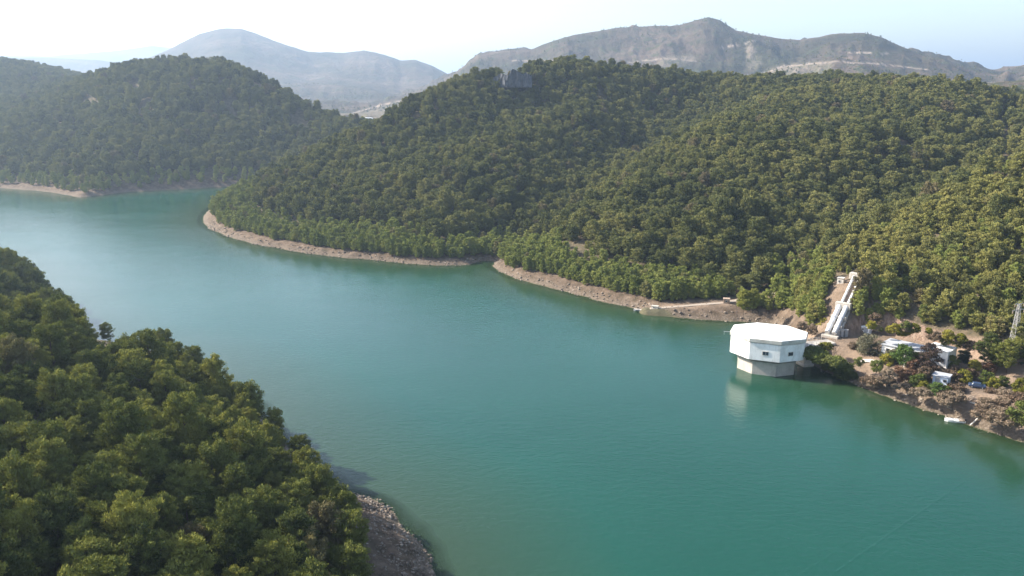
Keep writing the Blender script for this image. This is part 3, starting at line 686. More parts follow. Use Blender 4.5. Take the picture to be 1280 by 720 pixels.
# ------------------------------------------------------------------ materials of built things
M_white = weathered('white_paint', (.84, .82, .79), (.42, .38, .34), .55, .35)
M_roof = weathered('white_roof_coating', (.82, .81, .78), (.50, .47, .42), .35, .25, streak=False)
M_fascia = weathered('stained_concrete_edge', (.56, .53, .47), (.24, .20, .17), .6, .5)
M_conc = weathered('concrete', (.44, .40, .35), (.20, .17, .14), .6, .5)
M_pale = weathered('pale_concrete', (.58, .53, .46), (.30, .25, .20), .5, .5)
M_track = weathered('dusty_track', (.30, .25, .20), (.17, .13, .10), .6, .4, streak=False)
M_pipe = weathered('white_pipe_paint', (.62, .62, .61), (.30, .25, .21), .6, .5, rough=.45, spec=.5)
M_glass, _, _ = mat('dark_glass', (.02, .03, .045), .12, .6)
M_groof = weathered('grey_roof_sheet', (.38, .39, .41), (.22, .20, .19), .6, .5, streak=False)
M_grey = weathered('grey_metal', (.30, .31, .33), (.15, .13, .11), .5, 1.2, rough=.5, spec=.5)
M_blue = weathered('pale_blue_paint', (.52, .60, .72), (.32, .30, .30), .45, .8)
M_dark = weathered('dark_opening', (.035, .035, .04), (.06, .05, .04), .4, 1)
M_steel = weathered('galvanised_steel', (.34, .33, .32), (.24, .20, .16), .4, 2, rough=.5, spec=.5)
M_wood = weathered('grey_timber', (.28, .22, .17), (.12, .09, .07), .6, 2)
M_brick = weathered('brown_stone', (.34, .25, .19), (.16, .11, .08), .6, 1.2)
M_carp, _, _ = mat('dark_blue_paint', (.03, .05, .10), .3, .6)
M_rubber, _, _ = mat('black_rubber', (.02, .02, .02), .8, .2)

def rot2(p, a): return (p[0] * math.cos(a) - p[1] * math.sin(a), p[0] * math.sin(a) + p[1] * math.cos(a))

# ---- intake tower standing in the lake
tc = PZ(957.5, 460.5, 0); tdist = math.sqrt(tc[0] ** 2 + tc[1] ** 2 + 6400)
toc = math.atan2(-tc[1], -tc[0]); a0 = toc - R(4)           # normal of the face turned to the camera
def octo(ap, n=8, sub=0):                                    # apothem -> corners in world axes
    rr = ap / math.cos(math.pi / 8); return [(rr * math.cos(a0 + math.pi / 8 + k * math.pi / 4), rr * math.sin(a0 + math.pi / 8 + k * math.pi / 4) ) for k in range(8)]
def sq(pts, f=.80):   # slightly shallower along the line of sight, as the photo shows
    ux, uy = math.cos(toc), math.sin(toc); out = []
    for x_, y_ in pts:
        d = x_ * ux + y_ * uy; out.append((x_ + (f - 1) * d * ux, y_ + (f - 1) * d * uy))
    return out
AP = 90 / F * tdist / 2 * .94
tw = empty('intake_tower', (tc[0], tc[1], 0)); tag(tw, 'white octagonal water intake tower standing in the lake on a round concrete pier', 'tower')
Z0, Z1, Z2 = 4.9, 9.9, 11.2
mb = MB(); mb.prism(sq(octo(AP * .755)), -7, 3.6); mb.prism(sq(octo(AP * .785)), 3.6, 3.95)
mb.prism(sq(octo(AP * .72)), 3.95, Z0); mb.build('pier', M_conc, tw, bevel=.06)
mb = MB(); mb.prism(sq(octo(AP * .97)), Z0, Z1); mb.build('wall', M_white, tw, bevel=.05)
rf = MB(); rf.prism(sq(octo(AP * 1.0)), Z1 + .25, Z2); rf.prism(sq(octo(AP * .955)), Z1, Z1 + .25)
rf = rf.build('cornice', M_fascia, tw, bevel=.06)
mb = MB(); mb.prism(sq(octo(AP * .985)), Z2, Z2 + .12); mb.prism(sq(octo(AP * .95)), Z2 + .12, Z2 + .75, sq(octo(AP * .52))); mb.build('roof', M_roof, tw)
def on_face(k, off, z, w_, h_, name, m, d=.12, par=None, push=0.0):
    an = a0 + k * math.pi / 4; ap = AP * .97 + push
    P_ = sq([(ap * math.cos(an) - off * math.sin(an), ap * math.sin(an) + off * math.cos(an))])[0]
    q_ = sq([(ap * math.cos(an) - (off + 1) * math.sin(an), ap * math.sin(an) + (off + 1) * math.cos(an))])[0]
    rz = math.atan2(q_[1] - P_[1], q_[0] - P_[0])
    mb = MB(); mb.box((P_[0], P_[1], z), (w_, d, h_), rz); return mb.build(name, m, par or tw), rz
for k, off in ((0, .2), (1, -.6)):
    fr, rz = on_face(k, off, 7.2, 1.75, 1.25, 'window', M_pale, .16)
    on_face(k, off - .3, 7.2, .78, .95, 'pane', M_glass, .1, fr, .05); on_face(k, off + .5, 7.2, .62, .95, 'pane', M_glass, .1, fr, .05)
on_face(7, .5, 6.4, .35, .7, 'vent', M_grey, .1)
mb = MB(); e0 = sq(octo(AP))[7]; lx, ly = -math.cos(R(19)), .33
p7 = min(sq(octo(AP)), key=lambda p: p[0]); mb.tube([(p7[0] * .9, p7[1] * .9, Z2 - .2), (p7[0] * 1.16, p7[1] * 1.16, Z2 - .1)], .11, 6); mb.tube([(p7[0] * 1.15, p7[1] * 1.15, Z2 - .1), (p7[0] * 1.15, p7[1] * 1.15, Z2 - 1.0)], .05, 5); mb.build('hoist_arm', M_steel, tw)
for kk in (1.5,):
    mb = MB(); an = a0 + 1.55 * math.pi / 4
    P_ = sq([(AP * math.cos(an) * .99, AP * math.sin(an) * .99)])[0]; mb.tube([(P_[0], P_[1], Z0), (P_[0], P_[1], Z2)], .09, 6); mb.build('drain_pipe', M_grey, tw)

# ---- footbridge from the tower to the bank
e1 = PZ(1040, 426, 6.4); d_ = Vector((e1[0] - tc[0], e1[1] - tc[1])); L = d_.length; ang = math.atan2(d_.y, d_.x)
br = empty('access_bridge', (tc[0], tc[1], 0), ang); tag(br, 'grey concrete bridge linking the white tower to the bank', 'bridge')
x0 = AP * .99
mb = MB(); mb.box(((x0 + L) / 2, 0, 5.75), (L - x0, 4.0, 1.1)); mb.build('deck', M_conc, br, bevel=.05)
for sd in (-1, 1):
    mb = MB(); mb.box(((x0 + L) / 2, sd * 1.95, 7.28), (L - x0, .07, .07)); mb.box(((x0 + L) / 2, sd * 1.95, 6.8), (L - x0, .05, .05))
    for k in range(int((L - x0) / 1.6) + 1): mb.box((x0 + .1 + k * 1.6, sd * 1.95, 6.78), (.07, .07, .96))
    mb.build('railing', M_steel, br)
mb = MB(); mb.box((x0 + 2.6, -.3, 1.0), (2.6, 3.2, 8.3)); mb.box((x0 + 2.6, -.3, -.2), (3.6, 4.4, 1.6)); mb.build('pier', M_pale, br, bevel=.08)

# ---- penstock
b0 = Vector(PZ(1038, 419, 6.2)); b1 = Vector(PZ(1052, 385, 0)); b2 = Vector(PZ(1072, 346, 21.0))
b1 = b0.lerp(b2, .46); side = Vector((b2.y - b0.y, -(b2.x - b0.x), 0)).normalized()
ps = empty('penstock', tuple(b0)); tag(ps, 'twin white penstock pipes running down the slope through a concrete anchor block', 'pipeline')
for s_ in (-1, 1):
    o_ = side * s_ * 1.05 + Vector((0, 0, .75)); dn = (b1 - b0).normalized(); a_ = b0 + o_; c_ = b1 + o_
    mb = MB(); mb.tube([a_ - b0, c_ - b0], .74, 20); pp = mb.build('pipe', M_pipe, ps, smooth=False)
    for t in (.03, .52, .97):
        m_ = a_.lerp(c_, t) - b0; mb = MB(); mb.tube([m_ - dn * .1, m_ + dn * .1], .8, 20); mb.build('collar', M_grey, pp)
    o2 = side * s_ * 1.0 + Vector((0, 0, .3)); mb = MB(); mb.tube([b1 + o2 - b0, b2 + o2 - b0], .42, 14); mb.build('upper_pipe', M_pipe, ps)
def slab_between(p, q_, w_, th, mat_, name, par, orig, up=0.0):
    d = (q_ - p); sv_ = Vector((d.y, -d.x, 0)).normalized() * w_ / 2; nz = Vector((0, 0, 1)); mb = MB()
    A = [p - sv_, p + sv_, q_ + sv_, q_ - sv_]; mb.add([tuple(v - orig + nz * (up - th)) for v in A] + [tuple(v - orig + nz * up) for v in A],
        [(3, 2, 1, 0), (4, 5, 6, 7), (0, 1, 5, 4), (1, 2, 6, 5), (2, 3, 7, 6), (3, 0, 4, 7)]); return mb.build(name, mat_, par, bevel=.04)
slab_between(b0 - (b1 - b0).normalized() * .3, b1, 4.4, 4.5, M_conc, 'channel', ps, b0, -.62)
slab_between(b1, b2, 3.0, 3.5, M_brick, 'channel', ps, b0, -.55)
for t in (.3, .62): 
    m_ = b0.lerp(b1, t); mb = MB(); mb.box(tuple(m_ - b0 + Vector((0, 0, .1))), (4.6, .8, 1.1), math.atan2(side.y, side.x)); mb.build('saddle', M_conc, ps)
mb = MB(); mb.box(tuple(b1 - b0 + Vector((0, 0, .6))), (4.6, 1.5, 2.2), math.atan2(side.y, side.x)); mb.build('anchor_block', M_conc, ps, bevel=.08)
mb = MB(); mb.box(tuple(b2 - b0 + Vector((0, .6, .1))), (4.2, 2.0, 2.0), math.atan2(side.y, side.x)); mb.build('headwall', M_conc, ps, bevel=.08)
mb = MB(); mb.box(tuple(Vector((0, 0, -.7)) + (b0 - b1).normalized() * .4), (5.0, 1.4, 2.0), math.atan2(side.y, side.x)); mb.build('footing', M_conc, ps, bevel=.06)

# ---- simple building maker: walls with recessed openings drawn as frames + panes
def house(name, label, cat, f0, f1, z, depth, hgt, wallm, roofm, wins=(), door=None, over=.35, roof_t=.28, parapet=0.0):
    p = Vector(f0); q_ = Vector(f1); L_ = (q_ - p).length; an = math.atan2(q_.y - p.y, q_.x - p.x)
    t = empty(name, (p.x, p.y, z), an); tag(t, label, cat)
    mb = MB(); mb.box((L_ / 2, depth / 2, hgt / 2 - .4), (L_, depth, hgt + .8)); mb.build('wall', wallm, t)
    mb = MB(); mb.box((L_ / 2, depth / 2, hgt + roof_t / 2), (L_ + 2 * over, depth + 2 * over, roof_t)); r_ = mb.build('roof', roofm, t, bevel=.03)
    if parapet:
        for (cx_, cy_, sx_, sy_) in ((L_ / 2, -over + .1, L_ + 2 * over, .2), (L_ / 2, depth + over - .1, L_ + 2 * over, .2)):
            mb = MB(); mb.box((cx_, cy_, hgt + roof_t + parapet / 2), (sx_, sy_, parapet)); mb.build('parapet', wallm, r_)
    for (u, zc, ww, wh) in wins:
        mb = MB(); mb.box((u, -.03, zc), (ww + .2, .14, wh + .2)); fr = mb.build('window', M_pale, t); mb = MB(); mb.box((u, -.06, zc), (ww, .14, wh)); mb.build('pane', M_glass, fr)
    if door:
        mb = MB(); mb.box((door, -.03, 1.05), (1.1, .12, 2.1)); dd_ = mb.build('door', M_grey, t); mb = MB(); mb.box((door + .4, -.12, 1.0), (.08, .1, .16)); mb.build('handle', M_steel, dd_)
    return t
house('control_building', 'long low white building with a flat grey roof behind the round green tree', 'building', PZ(1101, 444, 5.6)[:2], PZ(1150, 455, 5.6)[:2], 5.6, 6.5, 3.3, M_white, M_groof,
      [(1.7, 1.9, .8, 1.1), (3.4, 1.9, 1.0, 1.2), (5.2, 1.7, 1.4, 1.6), (9.6, 1.9, 1.0, 1.0)], 7.3)
house('annex_building', 'blocky pale building with a flat white roof behind the dark purple tree', 'building', PZ(1155, 452, 5.6)[:2], PZ(1183, 459, 5.6)[:2], 5.6, 5.5, 4.2, M_white, M_roof,
      [(1.2, 2.2, .7, .8), (3.0, 2.2, .7, .8)], 4.9, over=.25)
pr = empty('patio_roof', PZ(1128, 463, 5.4)[:2] + (4.6,)); tag(pr, 'white flat patio canopy on thin posts between the green and purple trees', 'canopy')
pa = Vector(PZ(1128, 463, 4.6)); pb = Vector(PZ(1150, 468, 4.6)); an = math.atan2(pb.y - pa.y, pb.x - pa.x); pr.rotation_euler = (0, 0, an); pr.location = pa
Lp = (pb - pa).length
mb = MB(); mb.box((Lp / 2, 1.9, 2.75), (Lp + .6, 4.2, .18)); mb.build('canopy', M_roof, pr)
for ux in (.2, Lp - .2):
    for uy in (.2, 3.6): mb = MB(); mb.box((ux, uy, .9), (.14, .14, 3.5)); mb.build('post', M_white, pr)
house('garden_shed', 'small pale blue shed with a grey roof below the dark purple tree', 'shed', PZ(1165, 479, 4.6)[:2], PZ(1184, 483, 4.6)[:2], 4.6, 3.2, 2.3, M_blue, M_groof, [(2.9, 1.3, .7, .6)], 1.2, over=.3, roof_t=.12)
house('white_hut', 'tiny white hut with a flat roof on the slope behind the grey olive tree', 'hut', PZ(1076, 414, 6.4)[:2], PZ(1086, 416, 6.4)[:2], 5.9, 2.4, 2.0, M_white, M_roof, [(.6, 1.3, .4, .5)], 1.5, over=.2, roof_t=.16)
p_ = PZ(1046, 354, 18.0); house('valve_hut', 'small beige concrete hut beside the top of the penstock', 'hut', p_[:2], PZ(1054, 355, 18.0)[:2], gz(*p_[:2]) , 2.2, 2.1, M_pale, M_conc, [(.7, 1.2, .5, .5)], None, over=.15, roof_t=.15)
p_ = PZ(904, 380, 4.0); house('stone_hut', 'small brown stone hut at the end of the shoreline track', 'hut', p_[:2], PZ(912, 380.5, 4.0)[:2], gz(*p_[:2]), 2.0, 1.7, M_brick, M_brick, [(1.0, .9, .5, .5)], None, over=.12, roof_t=.15)
p_ = PZ(814, 387, 1.4); house('pump_hut', 'low pale hut at the lake end of the shoreline track', 'hut', p_[:2], PZ(822, 388, 1.4)[:2], max(.6, gz(*p_[:2])), 1.4, 1.1, M_pale, M_conc, [(1.0, .7, .4, .4)], None, over=.12, roof_t=.12)

# grey louvred panels beside the penstock foot
for k in range(3):
    p_ = PZ(1046.5 + k * 5.4, 421 - k * .3, 5.7); t = empty('equipment_cabinet', p_, R(-8)); z_ = gz(p_[0], p_[1]); t.location.z = z_
    tag(t, ['grey louvred cabinet nearest the foot of the penstock', 'middle grey louvred cabinet of the three beside the penstock foot', 'grey louvred cabinet farthest from the penstock foot'][k], 'cabinet', 'grey cabinets beside the penstock')
    mb = MB(); mb.box((0, 0, 1.05), (1.05, .8, 2.3)); mb.build('body', M_grey, t, bevel=.03)
    mb = MB(); mb.box((0, -.42, 1.1), (.85, .06, 1.9)); d2 = mb.build('door', M_steel, t); mb = MB()
    for j in range(7): mb.box((0, -.47, .4 + j * .22), (.7, .05, .07))
    mb.build('louvre', M_grey, d2); mb = MB(); mb.box((0, 0, 2.26), (1.2, .95, .1)); mb.build('lid', M_steel, t)

# ---- lattice pylon
p_ = PZ(1263, 452, 6.4); z_ = gz(p_[0], p_[1]); py_ = empty('lattice_pylon', (p_[0], p_[1], z_), R(20)); tag(py_, 'grey steel lattice pylon rising out of dark trees at the right edge', 'pylon')
Hp = 12.6; W0, W1 = .85, .28
def leg(i, t):
    w_ = W0 + (W1 - W0) * t; sx = (-1, 1, 1, -1)[i]; sy = (-1, -1, 1, 1)[i]; return (sx * w_, sy * w_, Hp * t - .4)
for i in range(4): mb = MB(); mb.tube([leg(i, 0), leg(i, 1)], .08, 5); mb.build('leg', M_steel, py_)
mb = MB(); nb_ = 11
for k in range(nb_):
    t0 = 1 - (1 - k / nb_) ** 1.0; t1 = (k + 1) / nb_
    for i in range(4):
        j = (i + 1) % 4; mb.tube([leg(i, t0), leg(j, t1)], .04, 4); mb.tube([leg(j, t0), leg(i, t1)], .04, 4); mb.tube([leg(i, t1), leg(j, t1)], .04, 4)
mb.build('bracing', M_steel, py_)
for zz, ww in ((.83, 2.2), (.97, 1.7)):
    mb = MB(); mb.tube([(-ww, 0, Hp * zz), (ww, 0, Hp * zz)], .09, 5); mb.tube([(-ww, 0, Hp * zz), (0, 0, Hp * zz + .8)], .05, 4); mb.tube([(ww, 0, Hp * zz), (0, 0, Hp * zz + .8)], .05, 4); ca = mb.build('crossarm', M_steel, py_)
    for s_ in (-1, 1): mb = MB(); mb.tube([(s_ * ww * .95, 0, Hp * zz), (s_ * ww * .95, 0, Hp * zz - .8)], .09, 6); mb.build('insulator', M_brick, ca)

# ---- boats and small waterside things
def boat(name, label, p, rz, L_, hull_m, in_m):
    t = empty(name, (p[0], p[1], 0), rz); tag(t, label, 'boat'); st = 7; mb = MB(); rings = []
    for k in range(st):
        u = k / (st - 1); w_ = L_ * .19 * math.sqrt(max(0.02, 1 - max(0, (u - .35) / .65) ** 2.2)); x_ = (u - .5) * L_; sh = .5 + .22 * u * u
        rings.append([(x_, -w_, sh), (x_, -w_ * .8, .02), (x_ - .0, 0, -.18 + .15 * u), (x_, w_ * .8, .02), (x_, w_, sh)])
    vs = [v for r_ in rings for v in r_]; fs = [(k * 5 + j, k * 5 + j + 1, (k + 1) * 5 + j + 1, (k + 1) * 5 + j) for k in range(st - 1) for j in range(4)] + [(0, 1, 2, 3, 4)]
    mb.add(vs, fs); mb.build('hull', hull_m, t)
    mb = MB(); dk = [(r_[0][0], r_[0][1] * .97, r_[0][2] - (.0 if k > 3 else .22)) for k, r_ in enumerate(rings)] + [(r_[4][0], r_[4][1] * .97, r_[4][2] - (.0 if k > 3 else .22)) for k, r_ in reversed(list(enumerate(rings)))]
    mb.add(dk, [(k, k + 1, 2 * st - 2 - k, 2 * st - 1 - k) for k in range(st - 1)]); mb.build('deck', in_m, t)
    mb = MB(); mb.box((-L_ * .15, 0, .48), (.3, L_ * .32, .08)); mb.build('bench', in_m, t)
    mb = MB(); mb.box((-L_ * .5 - .12, 0, .62), (.3, .28, .55)); mb.box((-L_ * .5 - .14, 0, .1), (.12, .12, .7)); mb.build('outboard_motor', M_rubber, t)
    return t
boat('motorboat', 'small white motorboat moored off the rocky right-hand bank', PZ(1193, 527, 0), R(165), 4.6, M_white, M_roof)
boat('rowing_boat', 'dark low rowing boat at the water end of the shoreline track', PZ(799, 388.5, 0), R(170), 4.2, M_grey, M_pale)
ja = Vector(PZ(1201, 526, .35)); jb = Vector(PZ(1217, 524, .9)); jt = empty('jetty', tuple(ja), math.atan2((jb - ja).y, (jb - ja).x)); tag(jt, 'narrow dark wooden jetty between the white motorboat and the bank', 'jetty')
Lj = (jb - ja).length; mb = MB(); mb.box((Lj / 2, 0, .1), (Lj + 1, 1.0, .12)); mb.build('deck', M_wood, jt)
for k in range(3): mb = MB(); mb.tube([(.3 + k * Lj / 2.4, -.4, -1.6), (.3 + k * Lj / 2.4, -.4, .5)], .09, 6); mb.build('post', M_wood, jt)
sa_ = Vector(PZ(1201, 508, 0)); sa_ = Vector(PZ(1201, 509, 2.4)); sb_ = Vector(PZ(1214, 497, 4.2)); st_ = empty('wooden_steps', tuple(sa_), math.atan2((sb_ - sa_).y, (sb_ - sa_).x)); tag(st_, 'weathered wooden steps climbing the bank above the white motorboat', 'steps')
Ls = (sb_ - sa_).length
for sd in (-.55, .55): mb = MB(); mb.tube([(0, sd, -.3), (Ls, sd, sb_.z - sa_.z + .4)], .1, 5); mb.build('stringer', M_wood, st_)
for k in range(9): mb = MB(); u = (k + .5) / 9; mb.box((Ls * u, 0, u * (sb_.z - sa_.z + .7) - .2), (.32, 1.2, .08)); mb.build('tread', M_wood, st_)
for (u0, v0, z0, u1, v1, z1, lb) in ((1213, 506, 3.0, 1231, 512, 3.0, 'pale pipe lying level across the bank beside the wooden steps'), (1213, 530, .7, 1229, 518, 2.4, 'pale pipe running down the bank into the water beside the jetty')):
    A = Vector(PZ(u0, v0, z0)); B = Vector(PZ(u1, v1, z1)); A.z = max(.1, gz(A.x, A.y)) + .25; B.z = gz(B.x, B.y) + .35
    mb = MB(); mb.tube([(0, 0, 0), tuple((B - A) * .5 + Vector((0, 0, .1))), tuple(B - A)], .17, 8); o = mb.build('water_pipe', M_pale); o.location = A; tag(o, lb, 'pipe')
# car by the trees
p_ = PZ(1221, 484, 4.7); cr_ = empty('parked_car', (p_[0], p_[1], gz(p_[0], p_[1])), R(-25)); tag(cr_, 'dark blue car parked among the bushes left of the pylon', 'car')
mb = MB(); mb.box((0, 0, .62), (3.9, 1.65, .62)); mb.box((-.1, 0, 1.16), (2.3, 1.45, .5), top=.8); mb.build('body', M_carp, cr_, bevel=.08)
mb = MB(); mb.box((-.1, 0, 1.16), (2.0, 1.50, .34), top=.84); mb.box((-.1, 0, 1.14), (2.36, 1.2, .34), top=.84); mb.build('window', M_glass, cr_)
for sx in (-1.2, 1.2):
    for sy in (-.78, .78): mb = MB(); mb.tube([(sx, sy - .1, .32), (sx, sy + .1, .32)], .32, 12); wv = mb.build('wheel', M_rubber, cr_); mb = MB(); mb.tube([(sx, sy - .12, .32), (sx, sy + .12, .32)], .18, 8); mb.build('rim', M_steel, wv)
for sy in (-.55, .55): mb = MB(); mb.box((1.95, sy, .68), (.06, .3, .16)); mb.build('headlight', M_steel, cr_)

# ---- shoreline track
def ribbon(pts, w_, lift, name, m):
    P = [Vector(p) for p in pts]; Q = []
    for i in range(len(P) - 1):
        for k in range(6): Q.append(P[i].lerp(P[i + 1], k / 6))
    Q.append(P[-1]); V = []
    for i, p in enumerate(Q):
        d = (Q[min(i + 1, len(Q) - 1)] - Q[max(i - 1, 0)]); sv_ = Vector((d.y, -d.x, 0)).normalized() * w_ / 2; V += [p - sv_ + Vector((0, 0, lift)), p + sv_ + Vector((0, 0, lift)), p + sv_ + Vector((0, 0, -.5)), p - sv_ + Vector((0, 0, -.5))]
    f = []
    for i in range(len(Q) - 1): f += [(4 * i, 4 * i + 1, 4 * i + 5, 4 * i + 4), (4 * i + 1, 4 * i + 2, 4 * i + 6, 4 * i + 5), (4 * i + 3, 4 * i, 4 * i + 4, 4 * i + 7)]
    mb = MB(); mb.add(V, f); return mb.build(name, m)
tag(ribbon(road_l, 2.2, .14, 'track', M_track), kind='structure')
rp = [PZ(1076, 446, 5.0), PZ(1086, 451, 4.6), PZ(1097, 457, 4.2), PZ(1104, 461, 4.0)]
rp = [(a, b_, gz(a, b_)) for a, b_, _ in rp]; tag(ribbon(rp, 1.3, .2, 'path', M_pale), kind='structure')

# ---- shrubs and garden trees by the buildings
def foliage_mats():
    return {'olive': leaf_mat('grey_olive_leaves', (.05, .055, .035), (.09, .09, .055), (.15, .14, .09)),
            'bright': leaf_mat('bright_green_leaves', (.045, .075, .02), (.075, .12, .032), (.12, .165, .045)),
            'purple': leaf_mat('dark_purple_leaves', (.016, .014, .016), (.032, .028, .028), (.08, .055, .045)),
            'yellow': leaf_mat('yellow_green_leaves', (.10, .10, .02), (.19, .18, .03), (.30, .26, .05)),
            'rust': leaf_mat('rusty_dry_leaves', (.09, .05, .03), (.15, .085, .055), (.23, .14, .095)),
            'brown': leaf_mat('brown_dry_twigs', (.09, .06, .04), (.17, .12, .085), (.27, .21, .15)),
            'green': leaf_mat('mid_green_leaves', (.05, .065, .02), (.09, .11, .03), (.15, .16, .05))}
FM = foliage_mats(); SH = {}
def shrub_meshes(kind, shape):
    key = (kind, shape)
    if key not in SH:
        i = len(SH); Ht, Rc, ncl, base = {'round': (3.0, 1.6, 20, .05), 'tree': (5.5, 2.6, 30, .3), 'tall': (7.5, 2.3, 34, .2), 'low': (1.4, 1.5, 14, .05)}[shape]
        cm, cl = make_crown_mesh('foliage', FM[kind], 400 + i, Ht, Rc, ncl, 150, .09, .34, base=base, shape='round'); SH[key] = (cm, trunk_mesh(Ht, Rc, cl, M_bark, 90 + i, 4, .10)); SH[key][1].name = 'stem'
    return SH[key]
HT = {'round': 3.0, 'tree': 5.5, 'tall': 7.5, 'low': 1.4}
def shrub(u, v, z, ht, kind, shape, name, label, cat, group=None, wide=1.0):
    p_ = PZ(u, v, z)
    for _ in range(4): z = gz(p_[0], p_[1]); p_ = PZ(u, v, max(z, .3))
    s_ = ht / HT[shape]; t = empty(name, (p_[0], p_[1], z - .1), random.uniform(0, 6.28)); t.scale = (s_ * wide, s_ * wide, s_); tag(t, label, cat, group); m_ = shrub_meshes(kind, shape)
    for nm, me_ in (('trunk' if cat == 'tree' else 'stem', m_[1]), ('crown' if cat == 'tree' else 'foliage', m_[0])):
        o = bpy.data.objects.new(nm, me_); COL.objects.link(o); o.parent = t
shrub(1083, 446, 5, 6.6, 'olive', 'tree', 'olive_tree', 'large grey olive tree left of the long white building', 'tree', wide=1.1)
shrub(1129, 458, 5, 6.0, 'bright', 'tree', 'garden_tree', 'round bright green tree in front of the grey-roofed building', 'tree')
shrub(1160, 468, 5, 8.6, 'purple', 'tall', 'plum_tree', 'dark purple tree beside the flat-roofed annex', 'tree')
shrub(1031, 437, 6, 2.2, 'yellow', 'round', 'shrub', 'yellow green shrub on top of the bank beside the bridge', 'shrub', wide=1.6)
shrub(1093, 452, 5, 3.6, 'olive', 'round', 'shrub', 'grey green shrub at the left end of the long white building', 'shrub')
shrub(1141, 462, 5, 3.4, 'rust', 'round', 'shrub', 'rusty shrub under the corner of the white patio canopy', 'shrub')
shrub(1156, 474, 5, 3.4, 'brown', 'round', 'shrub', 'brown shrub at the foot of the dark purple tree', 'shrub')
shrub(1190, 476, 5, 3.0, 'brown', 'round', 'shrub', 'brown shrub against the right side of the blue shed', 'shrub')
shrub(1110, 472, 5, 2.6, 'brown', 'round', 'shrub', 'brown shrub on the bank below the mustard shrub', 'shrub')
shrub(1096, 463, 4, 3.0, 'green', 'round', 'shrub', 'dull green shrub at the bottom of the pale path', 'shrub')
shrub(1073, 456, 4, 2.2, 'green', 'round', 'shrub', 'low green shrub on the bank under the olive tree', 'shrub')
shrub(1107, 457, 5, 3.2, 'yellow', 'round', 'shrub', 'mustard coloured shrub in front of the long white building', 'shrub')
shrub(1114, 460, 5, 2.6, 'rust', 'round', 'shrub', 'orange brown shrub between the mustard shrub and round green tree', 'shrub')
for (u, v) in ((1122, 468), (1130, 471), (1138, 472), (1127, 476), (1136, 479)): shrub(u, v, 4, random.uniform(1.8, 2.6), 'rust', 'round', 'dry_shrub', 'rusty brown dry shrub on the bank below the patio canopy', 'shrub', 'rusty shrubs on the bank')
shrub(1149, 472, 4, 3.4, 'yellow', 'round', 'shrub', 'olive yellow shrub at the foot of the dark purple tree', 'shrub')
shrub(1147, 484, 4, 3.6, 'green', 'round', 'shrub', 'dull green shrub on the bank left of the blue shed', 'shrub')
shrub(1153, 489, 3, 2.8, 'yellow', 'round', 'shrub', 'mustard shrub closest to the water below the blue shed', 'shrub')
shrub(1170, 492, 4, 3.0, 'bright', 'round', 'shrub', 'fresh light green shrub in front of the blue shed', 'shrub', wide=1.15)
shrub(1182, 493, 4, 2.4, 'green', 'round', 'shrub', 'dark green shrub touching the fresh light green one', 'shrub')
shrub(1203, 477, 5, 3.4, 'yellow', 'round', 'shrub', 'tall yellow green shrub right of the blue shed', 'shrub')
shrub(1212, 474, 5, 3.0, 'brown', 'round', 'shrub', 'bare brown shrub left of the parked car', 'shrub')
for (u, v, k_, h_, lb) in ((1233, 480, 'green', 3.4, 'green shrub just right of the parked car'), (1243, 484, 'yellow', 2.6, 'ochre shrub below the dark trees near the pylon'), (1253, 482, 'green', 2.6, 'green shrub under the left side of the pylon'),
                           (1276, 492, 'yellow', 4.0, 'bright yellow shrub at the right edge below the pylon'), (1236, 466, 'rust', 3.0, 'rust coloured shrub left of the pylon trees'), (1194, 466, 'brown', 2.2, 'brown leafless shrub right of the annex'),
                           (1050, 415, 'yellow', 2.6, 'low yellow shrub against the grey cabinets'), (1028, 411, 'yellow', 3.6, 'ochre shrub left of the white penstock pipes'), (1015, 417, 'brown', 3.0, 'brown scrub behind the tower roof'), (1002, 412, 'brown', 2.6, 'brown scrub nearest the back of the tower'),
                           (1078, 402, 'green', 3.0, 'green shrub on the slope right of the lower pipes'), (1066, 408, 'green', 2.6, 'green shrub beside the lower pipes'), (1278, 528, 'green', 5.0, 'olive tree-like shrub on the bank at the right edge')):
    shrub(u, v, 5, h_, k_, 'round', 'shrub', lb, 'shrub')
for k in range(60):
    u, v = random.uniform(1180, 1290), random.uniform(486, 540)
    if v > 512 + (u - 1180) * .24 or (1196 < u < 1220 and v > 494) or (1206 < u < 1236 and v < 498): continue
    shrub(u, v, 4, random.uniform(.9, 1.9), 'brown', 'low', 'dry_shrub', 'low brown dry shrub on the stony bank above the motorboat', 'shrub', 'dry scrub above the motorboat', 1.2)
for k in range(34):
    u = random.uniform(1088, 1236); v = 404 + (u - 1088) * .20 + random.uniform(-3, 9)
    shrub(u, v, 9, random.uniform(1.2, 2.6), random.choice(['green', 'brown', 'yellow']), 'round', 'shrub', 'scrubby shrub clinging to the rock cutting above the buildings', 'shrub', 'scrub on the rock cutting', 1.15)
for (u, v, h_, k_, lb) in ((1118, 452, 3.8, 'olive', 'grey green shrub hiding the windows left of the round green tree'), (1147, 459, 4.2, 'green', 'green shrub between the long building and the annex'), (1189, 458, 3.2, 'green', 'green shrub at the right corner of the annex'),
                        (1204, 452, 3.2, 'olive', 'grey shrub at the foot of the rock cutting right of the annex'), (1218, 462, 2.6, 'yellow', 'yellowish shrub on the bare yard right of the annex'), (1176, 470, 2.4, 'brown', 'brown bush behind the pale blue shed'), (1066, 436, 2.2, 'brown', 'brown shrub on the open yard left of the olive tree')):
    shrub(u, v, 5, h_, k_, 'round', 'shrub', lb, 'shrub')
for k in range(26):
    u = random.uniform(1012, 1064); v = 437 + (u - 1012) * .55 + random.uniform(0, 12) - (u < 1030) * 2
    shrub(u, v, 3, random.uniform(1.2, 2.2), 'green', 'low', 'shrub', 'dark green shrub on the steep shaded bank behind the tower', 'shrub', 'shrubs on the shaded bank', 1.2)
